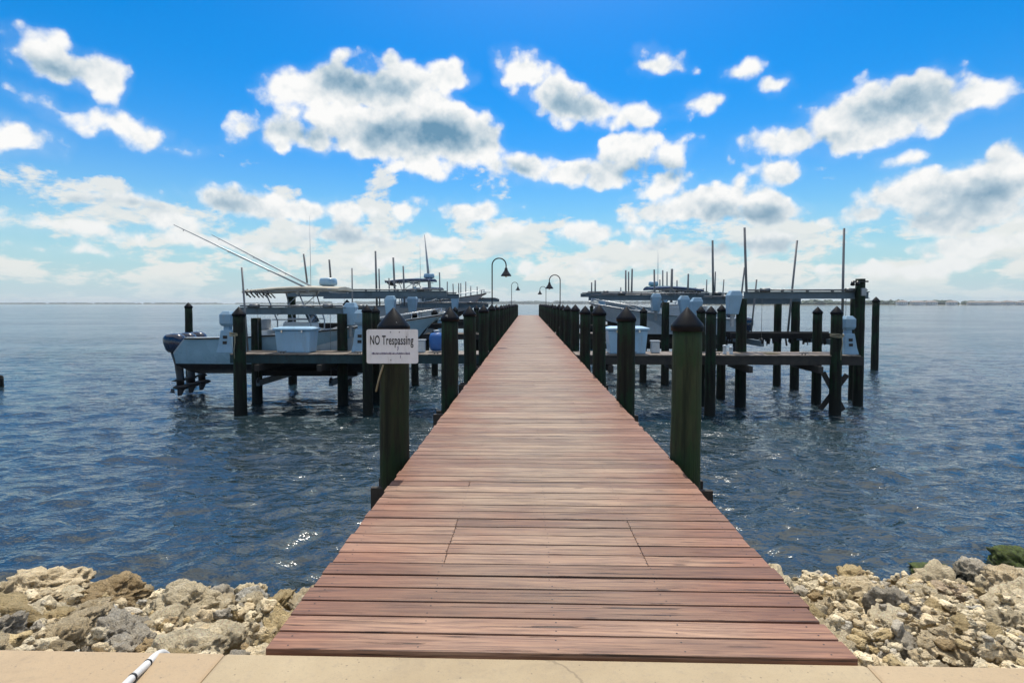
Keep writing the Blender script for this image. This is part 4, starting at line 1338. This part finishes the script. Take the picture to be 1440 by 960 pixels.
def lift(label, x0, x1, ya, yb, za, zb, bunk_z, covers, poles, carpet=False, xb=None, cover_scale=1.0):
    """two beams on pilings, cradle slung between them on cables, bunks, motors under plastic covers, upright guide poles"""
    root = empty('boat_lift', ((x0 + x1) / 2, (ya + yb) / 2, 0))
    tag(root, label, 'boat lift', 'boat lifts')
    o = Vector(root.location)
    for y, z, (a, b) in ((ya, za, (x0, x1)), (yb, zb, xb or (x0, x1))):
        m = MB()
        for dz in (-0.11, 0.11):
            m.box((((a + b) / 2) - o.x, y - o.y, z + dz), (abs(b - a), 0.17, 0.025))
        m.box((((a + b) / 2) - o.x, y - o.y, z), (abs(b - a), 0.03, 0.196))
        m.build('top_beam', 'lift_beam', root)
        m = MB()
        m.tube([(a - o.x + 0.1, y - o.y - 0.1, z + 0.17), (b - o.x - 0.1, y - o.y - 0.1, z + 0.17)], 0.03, 8)
        for i in range(5):
            x = lerp(a, b, (i + 0.5) / 5) - o.x
            m.box((x, y - o.y - 0.1, z + 0.155), (0.06, 0.1, 0.08))
        m.build('drive_shaft', 'cable', root)
    xa, xb_ = lerp(x0, x1, 0.16), lerp(x0, x1, 0.84)
    for x in (xa, xb_):
        MB().box((x - o.x, 0, bunk_z - 0.2), (0.12, abs(yb - ya) - 0.1, 0.2)).build('cradle_beam', 'lift_beam', root)
        for y, z in ((ya, za), (yb, zb)):
            s = 1 if y < o.y else -1
            MB().tube([(x - o.x, y - o.y + 0.12 * s, z + 0.1), (x - o.x, y - o.y + 0.12 * s, bunk_z - 0.2)], 0.008, 5).build('cable', 'cable', root)
            MB().tube([(x - o.x - 0.03, y - o.y + 0.12 * s, bunk_z - 0.12), (x - o.x + 0.03, y - o.y + 0.12 * s, bunk_z - 0.12)], 0.11, 14).build('pulley', 'black_metal', root)
            MB().tube([(x - o.x - 0.16, y - o.y - 0.1, z + 0.17), (x - o.x + 0.16, y - o.y - 0.1, z + 0.17)], 0.065, 12).build('cable_drum', 'cable', root)
    for s in (-0.55, 0.55):
        m = MB().box(((x0 + x1) / 2 - o.x, s, bunk_z), (abs(x1 - x0) * 0.98, 0.14, 0.2))
        if carpet:      # frayed carpet hanging off the bunk
            r = random.Random(4)
            for i in range(46):
                x = lerp(x0, x1, r.uniform(0.05, 0.97)) - o.x
                w = r.uniform(0.03, 0.12); hh = r.uniform(0.04, 0.26)
                m.box((x, s - 0.075, bunk_z - 0.1 - hh / 2), (w, 0.012, hh), Matrix.Rotation(r.uniform(-0.25, 0.25), 3, 'Y'))
        m.build('bunk', 'carpet', root)
    for (x, y, z, ln) in covers:
        m = MB(); gear_cover(m, (x - o.x, y - o.y, z), cover_scale, ln)
        m.build('motor_cover', 'cover_plastic', root, bevel=0.02)
        MB().box((x - o.x, y - o.y, z - 0.62 * cover_scale), (0.1, 0.12, 0.42)).build('motor_bracket', 'aluminium', root)
    for (px, pt, pb, pbx, Y, rad) in poles:
        a, b = W(pbx, pb, Y), W(px, pt, Y)
        MB().tube([a - o, a.lerp(b, 0.5) - o, b - o], [rad, rad, rad * 0.92], 8).build('guide_pole', 'pvc_pole', root)
    return root
def cv(px, py, Y, ln=0.0):
    p = W(px, py, Y); return (p.x, Y, p.z, ln)
p = W(350, 437, 18.95)
lift('lift under the blue grey fishing boat with a dark blue front beam', p.x - 0.35, W(487, 437, 18.95).x, 18.95, 22.6, p.z, p.z - 0.03, -0.95,
     [cv(493, 440, 19.1)],
     [(340, 376, 500, 349, 18.6, 0.035), (427, 357, 398, 432, 22.3, 0.04), (463, 365, 392, 465, 22.3, 0.04), (495, 377, 470, 496, 22.3, 0.03)])
zA = W(405, 413, 23.4).z
lift('empty lift behind the blue grey fishing boat with a long high beam', W(404, 412, 23.4).x, W(628, 412, 23.4).x, 23.4, 27.6, zA, zA - 0.05, 0.6,
     [cv(549, 428, 22.9), cv(580, 426, 25.5)],
     [(528, 353, 432, 530, 24, 0.045), (533, 378, 430, 534, 26, 0.035), (547, 391, 430, 548, 24, 0.03), (553, 362, 430, 556, 23.6, 0.045), (567, 374, 430, 569, 25, 0.04), (581, 396, 430, 581, 26, 0.03)])
zB = W(600, 416, 31.4).z
lift('raised lift holding the smaller grey boat on the left', -7.4, -2.6, 31.4, 35.0, 1.5, 1.5, 0.45,
     [cv(640, 424, 31.2)],
     [(618, 383, 425, 619, 32, 0.04), (637, 399, 425, 638, 34, 0.035), (629, 396, 425, 629, 35, 0.035), (645, 398, 425, 645, 35, 0.035), (662, 402, 425, 662, 35, 0.03)])
lift('distant lift under the far white boat on the left', -10.4, -2.6, 44.8, 48.4, 1.9, 1.9, 0.2, [],
     [(648, 398, 425, 648, 45, 0.045), (655, 396, 425, 655, 46, 0.045), (671, 403, 425, 671, 47, 0.045), (677, 408, 425, 677, 47, 0.045)])
# right side
zF = W(1130, 415, 19.2).z
zR = W(1080, 423, 22.9).z
lift('empty boat lift on the right with ragged black carpet hanging from its bunks', W(1046, 415, 19.2).x, W(1221, 415, 19.2).x, 19.2, 22.9, zF, zR, W(1100, 471, 21).z,
     [cv(1030, 424, 18.6, 0.05)],
     [(1187, 321, 470, 1184, 19.6, 0.042), (1121, 338, 476, 1107, 22.2, 0.042), (1047, 320, 420, 1050, 19.6, 0.045), (1047, 376, 430, 1041, 22.4, 0.035), (1064, 393, 470, 1056, 22.6, 0.035)],
     carpet=True, xb=(W(985, 423, 22.9).x, W(1126, 423, 22.9).x))
zG = W(900, 418, 25.2).z
lift('lift holding the white boat with navy top on the right', W(842, 417, 25.2).x, W(1040, 417, 25.2).x, 25.2, 29.4, zG, zG, -0.45,
     [cv(963, 428, 23.6, -0.05), cv(977, 431, 22.4, 0.06), cv(922, 424, 25.0)],
     [(1002, 338, 420, 1003, 25, 0.05), (1006, 382, 420, 1005, 27, 0.035), (994, 393, 420, 993, 28, 0.03), (1018, 393, 420, 1016, 28, 0.03), (968, 385, 420, 967, 26, 0.045), (920, 379, 450, 921, 25.5, 0.045), (945, 378, 425, 944, 26, 0.06), (952, 394, 420, 952, 28, 0.035)])
lift('distant lift with a row of guide poles on the right', 3.6, 11.4, 35.6, 39.2, 2.2, 2.2, 0.0, [cv(846, 424, 35.2)],
     [(880, 380, 420, 880, 36, 0.055), (884, 382, 420, 884, 37, 0.05), (889, 378, 420, 888, 36, 0.06), (932, 380, 420, 932, 37, 0.05), (938, 382, 420, 938, 39, 0.05), (873, 404, 420, 873, 39, 0.04), (832, 397, 420, 832, 38, 0.05), (837, 394, 420, 837, 38, 0.055), (928, 393, 420, 928, 38, 0.045)])

# tall whip of the second boat, a long tapered pole
a, b = W(605, 412, 33.0), W(597, 330, 33.0)
teal = [o for o in COL.objects if o.name == 'boat.001'][0]
MB().tube([a - teal.location, a.lerp(b, 0.45) - teal.location, b - teal.location], [0.11, 0.07, 0.018], 8).build('antenna', 'aluminium', teal)

# ================================================================== DOCK FURNITURE
def dock_box(label, x, y, w, d, h, rz=0.0):
    root = empty('dock_box', (x, y, 0.0), rz)
    tag(root, label, 'dock box', 'dock boxes')
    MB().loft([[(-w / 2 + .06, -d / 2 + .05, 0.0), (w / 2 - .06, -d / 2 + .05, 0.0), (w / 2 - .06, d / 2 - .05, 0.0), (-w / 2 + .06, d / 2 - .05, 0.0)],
               [(-w / 2, -d / 2, h * 0.86), (w / 2, -d / 2, h * 0.86), (w / 2, d / 2, h * 0.86), (-w / 2, d / 2, h * 0.86)]], 0, False).build('body', 'shade_blue_plastic', root, bevel=0.03)
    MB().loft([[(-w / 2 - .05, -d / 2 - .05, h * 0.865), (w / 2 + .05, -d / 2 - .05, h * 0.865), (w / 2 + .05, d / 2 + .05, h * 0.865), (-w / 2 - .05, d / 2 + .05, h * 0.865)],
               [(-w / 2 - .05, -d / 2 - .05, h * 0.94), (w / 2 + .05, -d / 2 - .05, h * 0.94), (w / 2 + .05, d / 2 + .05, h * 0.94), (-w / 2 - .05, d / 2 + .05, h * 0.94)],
               [(-w / 2 + .12, -d / 2 + .12, h), (w / 2 - .12, -d / 2 + .12, h), (w / 2 - .12, d / 2 - .1, h), (-w / 2 + .12, d / 2 - .1, h)]], 0, False).build('lid', 'shade_blue_plastic', root, bevel=0.02)
    m = MB()
    for s in (-0.28, 0.28):
        m.box((s * w, -d / 2 - .03, h * 0.84), (0.05, 0.03, 0.1))
    m.build('latch', 'stainless', root)
    return root
b_ = W(383, 498, 17.95); c_ = W(432, 498, 17.95)
dock_box('shade tinted white dock box on the left finger pier in front of the fishing boat', (b_.x + c_.x) / 2 + 0.1, 18.3, c_.x - b_.x + 0.06, 0.68, 0.85, R(-3))
b_ = W(855, 502, 17.8); c_ = W(911, 502, 17.8)
dock_box('shade tinted white dock box on the right finger pier behind the second deck piling', (b_.x + c_.x) / 2, 18.15, c_.x - b_.x, 0.65, 0.88, R(2))
b_ = W(612, 460, 30)
dock_box('shade tinted white dock box on the far left finger pier beside the bow', b_.x, 30.2, 0.7, 0.6, 0.85)

def pedestal(label, x, y, s=1.0, rz=0.0):
    root = empty('power_pedestal', (x, y, 0.0), rz)
    tag(root, label, 'power pedestal', 'dock power pedestals')
    def sq(w, z):
        return [(-w, -w, z), (w, -w, z), (w, w, z), (-w, w, z)]
    MB().loft([sq(0.24 * s, 0), sq(0.2 * s, 0.2 * s), sq(0.15 * s, 0.62 * s), sq(0.14 * s, 0.66 * s)], 0, False).build('base', 'cover_plastic', root, bevel=0.015)
    MB().loft([sq(0.085 * s, 0.662 * s), sq(0.085 * s, 0.78 * s)], 0, False).build('neck', 'cover_plastic', root)
    MB().loft([sq(0.13 * s, 0.782 * s), sq(0.17 * s, 0.86 * s), sq(0.17 * s, 1.12 * s), sq(0.1 * s, 1.22 * s)], 0, False).build('hood', 'cover_plastic', root, bevel=0.015)
    m = MB()
    for dz in (0.3, 0.46):
        m.box((0, -0.185 * s + (dz - 0.3) * 0.11, dz * s), (0.12 * s, 0.03, 0.09 * s))
    m.build('socket', 'black_plastic', root)
    return root
q_ = W(319, 497, 18.0)
pedestal('pale blue power pedestal at the outer end of the left finger pier', q_.x, 18.1, 1.12)
q_ = W(1194, 496, 18.0)
pedestal('pale blue power pedestal at the outer end of the right finger pier', q_.x, 18.1, 1.0)
q_ = W(505, 486, 18.0)
pedestal('pale blue power pedestal beside the sign piling on the left finger', q_.x - 0.1, 18.6, 1.15)

def bollard(label, x, y, h, r_, mat='white_gelcoat'):
    o = MB().lathe([(r_ * 1.2, 0), (r_ * 1.2, 0.02), (r_, 0.03), (r_, h * 0.75), (r_ * 1.15, h * 0.8), (r_ * 1.1, h * 0.93), (r_ * 0.5, h)], (0, 0, 0), 14).build('bollard', mat, loc=(x, y, 0.0))
    tag(o, label, 'bollard', 'small white bollards')
    return o
bollard('left one of two small white bollards on the right finger pier', W(1019, 492, 17.9).x, 17.9, 0.3, 0.055)
bollard('right one of two small white bollards on the right finger pier', W(1028, 492, 17.9).x, 17.9, 0.25, 0.055)
def bait_station(label, px, Y, w, h):
    root = empty('storage_box', (W(px, 495, Y).x, Y, 0))
    tag(root, label, 'storage box', 'small white storage boxes')
    MB().box((0, 0, h / 2), (w, w * 0.8, h), None, 0, 0, 0.94).build('body', 'white_gelcoat', root, bevel=0.03)
    MB().box((0, 0, h + 0.025), (w * 1.08, w * 0.9, 0.05)).build('lid', 'white_gelcoat', root, bevel=0.015)
bait_station('small white box on the left finger pier right of the sign', 593, 18.3, 0.26, 0.38)
bait_station('small white box on the right finger pier beside the dock box', 921, 18.3, 0.28, 0.36)

# blue float hung at the bow
fl = MB().lathe([(0.05, 0.0), (0.2, 0.05), (0.25, 0.16), (0.25, 0.5), (0.2, 0.62), (0.06, 0.66)], (0, 0, 0), 18).build('float', 'drum_blue', loc=(W(614, 478, 18.5).x, 18.5, 0.0))
tag(fl, 'blue plastic float standing on the left finger pier under the bow', 'float')
MB().lathe([(0.06, 0.655), (0.1, 0.67), (0.1, 0.73), (0.03, 0.74)], (0, 0, 0), 14).build('lid', 'white_gelcoat', fl)

# floodlights on the tall piling
q_ = W(1210, 396, 19.1)
fd = empty('floodlight', (q_.x, 19.1, q_.z))
tag(fd, 'pair of small floodlights on a bracket at the tall right piling', 'floodlight')
MB().box((-0.1, -0.18, 0.0), (0.5, 0.04, 0.05)).build('bracket', 'black_metal', fd)
for dx in (-0.36, -0.2):
    m = MB().tube([(dx, -0.2, 0.0), (dx - 0.04, -0.24, -0.12)], [0.05, 0.07], 10)
    m.build('lamp_head', 'black_metal', fd)
MB().box((0.02, -0.155, -0.35), (0.16, 0.07, 0.26)).build('junction_box', 'aluminium', fd, bevel=0.01)

# ================================================================== LAMPS
def lamp(label, x, y, side, top, mount=-0.2):
    """gooseneck lamp; side is the direction the shade hangs to"""
    root = empty('street_lamp', (x, y, 0.0))
    tag(root, label, 'lamp', 'gooseneck lamps along the boardwalk')
    r_ = 0.27
    MB().tube([(0, 0, mount), (0, 0, 1.2), (0, 0, top - r_)] + [tuple(p) for p in arc((side * r_, 0, top - r_), r_, math.pi if side > 0 else 0, 0.0 if side > 0 else math.pi, 12)][1:] + [(side * 2 * r_, 0, top - r_ - 0.12)], 0.024, 10).build('pole', 'black_metal', root)
    MB().box((0, 0.0, 0.4), (0.1, 0.1, 0.12)).build('mounting_bracket', 'black_metal', root)
    c = (side * 2 * r_, 0, top - r_ - 0.12)
    MB().lathe([(0.205, -0.30), (0.2, -0.27), (0.12, -0.16), (0.07, -0.08), (0.055, 0.0), (0.03, 0.03)], c, 20).build('lamp_shade', 'black_metal', root)
    MB().lathe([(0.02, -0.34), (0.05, -0.31), (0.05, -0.26), (0.03, -0.22)], c, 10).build('bulb', 'seat_vinyl', root)
LAMPS = [(693, 364, 21.75, 1, 'nearest gooseneck lamp, tall pole on the left boardwalk edge'),
         (722, 397, 48.0, 1, 'far gooseneck lamp on the left boardwalk edge'),
         (787, 387, 28.2, -1, 'near gooseneck lamp on the right boardwalk edge'),
         (768, 403, 49.5, -1, 'far gooseneck lamp on the right boardwalk edge')]
for px, py, Y, s, lab in LAMPS:
    q_ = W(px, py, Y)
    lamp(lab, -1.5 if s > 0 else 1.5, Y - 0.32, s, q_.z)

# ================================================================== SIGN
s0, s1 = W(515.5, 463, 5.5), W(588, 511, 5.5)
sg = empty('sign', ((s0.x + s1.x) / 2, 5.5, (s0.z + s1.z) / 2), R(1.0))
tag(sg, 'white no trespassing sign screwed to the first left piling', 'sign')
sw, sh = s1.x - s0.x, s0.z - s1.z
def rounded(w, h, r_, y):
    out = []
    for cx_, cz_, a0 in ((w / 2 - r_, h / 2 - r_, 0), (-w / 2 + r_, h / 2 - r_, 90), (-w / 2 + r_, -h / 2 + r_, 180), (w / 2 - r_, -h / 2 + r_, 270)):
        for i in range(5):
            a = R(a0 + 22.5 * i)
            out.append((cx_ + r_ * math.cos(a), y, cz_ + r_ * math.sin(a)))
    return out
MB().loft([rounded(sw, sh, 0.02, -0.0035), rounded(sw, sh, 0.02, 0.0035)], 0, False).build('panel', 'sign_white', sg)
m = MB()
for (dx, dz) in ((-0.03, 0.42), (0.14, 0.42), (-0.03, -0.40)):
    m.tube([(dx * sw, -0.008, dz * sh), (dx * sw, 0.0, dz * sh)], 0.006, 8)
m.build('screw', 'cable', sg)
def text_mesh(txt, name, mat, parent, width, height, loc):
    cu = bpy.data.curves.new(name, 'FONT')
    cu.body = txt; cu.align_x = 'CENTER'; cu.align_y = 'CENTER'; cu.extrude = 0.004; cu.offset = 0.014
    cu.space_character = 1.06
    t = bpy.data.objects.new(name, cu); COL.objects.link(t)
    bpy.context.view_layer.update()
    me = bpy.data.meshes.new_from_object(t)
    bpy.data.objects.remove(t)
    co = np.empty(len(me.vertices) * 3); me.vertices.foreach_get('co', co); co = co.reshape(-1, 3)
    mn, mx = co.min(0), co.max(0)
    co[:, 0] = (co[:, 0] - (mn[0] + mx[0]) / 2) * width / (mx[0] - mn[0])
    co[:, 1] = (co[:, 1] - (mn[1] + mx[1]) / 2) * height / (mx[1] - mn[1])
    co[:, 2] *= 0.2
    me.vertices.foreach_set('co', co.ravel()); me.update()
    me.materials.append(M[mat])
    o = bpy.data.objects.new(name, me); COL.objects.link(o)
    o.parent = parent
    o.location = loc; o.rotation_euler = (R(90), 0, 0)
    return o
text_mesh('NO Trespassing', 'lettering', 'sign_black', sg, sw * 0.84, sh * 0.36, (-0.005, -0.0045, sh * 0.145))
# the small purple line is too worn to read: a run of joined pen strokes with an emblem stroke above it
m = MB(); r = random.Random(9)
x = -sw * 0.4
while x < sw * 0.32:
    w = r.uniform(0.009, 0.02); h = r.uniform(0.010, 0.018)
    m.tube([(x, -0.0045, -sh * 0.22), (x + w * 0.4, -0.0045, -sh * 0.22 + h), (x + w * 0.7, -0.0045, -sh * 0.22 - h * 0.3), (x + w, -0.0045, -sh * 0.22 + h * 0.4)], 0.0026, 5)
    x += w * 0.8
m.tube([(sw * 0.155, -0.0045, -sh * 0.34), (sw * 0.16, -0.0045, -sh * 0.26)], 0.003, 5)
m.tube([(sw * 0.10, -0.0045, -sh * 0.12), (sw * 0.115, -0.0045, -sh * 0.06), (sw * 0.105, -0.0045, -sh * 0.02), (sw * 0.12, -0.0045, 0.0)], 0.0032, 5)
m.build('emblem', 'sign_purple', sg)
# a rope end hung on the outer side of the sign piling
rp = MB().tube([W(539, 513, 5.6), W(536, 522, 5.62), W(532, 536, 5.66), W(529, 550, 5.7)], 0.010, 8).build('rope', 'rope')
tag(rp, 'short pale rope hanging down beside the sign piling', 'rope')

# mooring lines looped on pilings and coiled on the fingers
def loop_rope(px, py, Y, rad, label):
    c = W(px, py, Y)
    m = MB(); r = random.Random(int(px))
    for k in range(3):
        pts = []
        for i in range(19):
            a = 2 * math.pi * i / 18
            pts.append(c + Vector((math.cos(a) * (rad + 0.018), math.sin(a) * (rad + 0.018), -0.035 * k + 0.02 * math.sin(a * 2 + k))))
        m.tube(pts, 0.016, 6)
    e = c + Vector((0.05, -rad - 0.03, -0.08))
    m.tube([e, e + Vector((0.01, -0.02, -0.2)), e + Vector((-0.03, -0.01, -0.45)), e + Vector((-0.02, 0, -0.7))], 0.014, 6)
    tag(m.build('rope', 'rope'), label, 'rope')
loop_rope(333, 468, 17.1, 0.185, 'mooring rope wound round the thick outer piling on the left')
loop_rope(1177, 470, 17.6, 0.165, 'mooring rope wound round the front outer piling on the right')
def coil(px, Y, label):
    c = W(px, 496, Y); c.z = 0.016
    m = MB()
    pts = [c + Vector((math.cos(i * 0.42) * (0.07 + 0.003 * i), math.sin(i * 0.42) * (0.07 + 0.003 * i), 0.012 * (i // 15 % 2))) for i in range(62)]
    m.tube(pts, 0.014, 6)
    tag(m.build('rope', 'rope'), label, 'rope')
coil(1085, 18.0, 'coiled rope lying on the right finger pier')

# ================================================================== RENDER SETTINGS
scene.render.engine = 'CYCLES'
scene.cycles.use_denoising = True
try:
    scene.cycles.denoiser = 'OPENIMAGEDENOISE'
except Exception:
    pass
scene.cycles.max_bounces = 6
scene.cycles.diffuse_bounces = 3
scene.cycles.glossy_bounces = 3
scene.cycles.caustics_reflective = False
scene.cycles.caustics_refractive = False
scene.cycles.sample_clamp_indirect = 6.0
scene.cycles.sample_clamp_direct = 10.0
scene.view_settings.view_transform = 'Standard'
scene.view_settings.look = 'None'
scene.view_settings.exposure = 0.0
scene.view_settings.gamma = 1.0
def haze():
    m = bpy.data.materials.new('haze'); m.use_nodes = True
    nt = m.node_tree
    nt.nodes.remove(nt.nodes['Principled BSDF'])
    v = nt.nodes.new('ShaderNodeVolumePrincipled')
    v.inputs['Color'].default_value = (0.86, 0.92, 0.96, 1)
    v.inputs['Density'].default_value = 0.00013
    v.inputs['Anisotropy'].default_value = 0.2
    nt.links.new(v.outputs[0], nt.nodes['Material Output'].inputs['Volume'])
    M['haze'] = m
    o = MB().box((0, 4400, 12), (22000, 9600, 36)).build('haze', 'haze')
    o['kind'] = 'stuff'
    return o
haze()
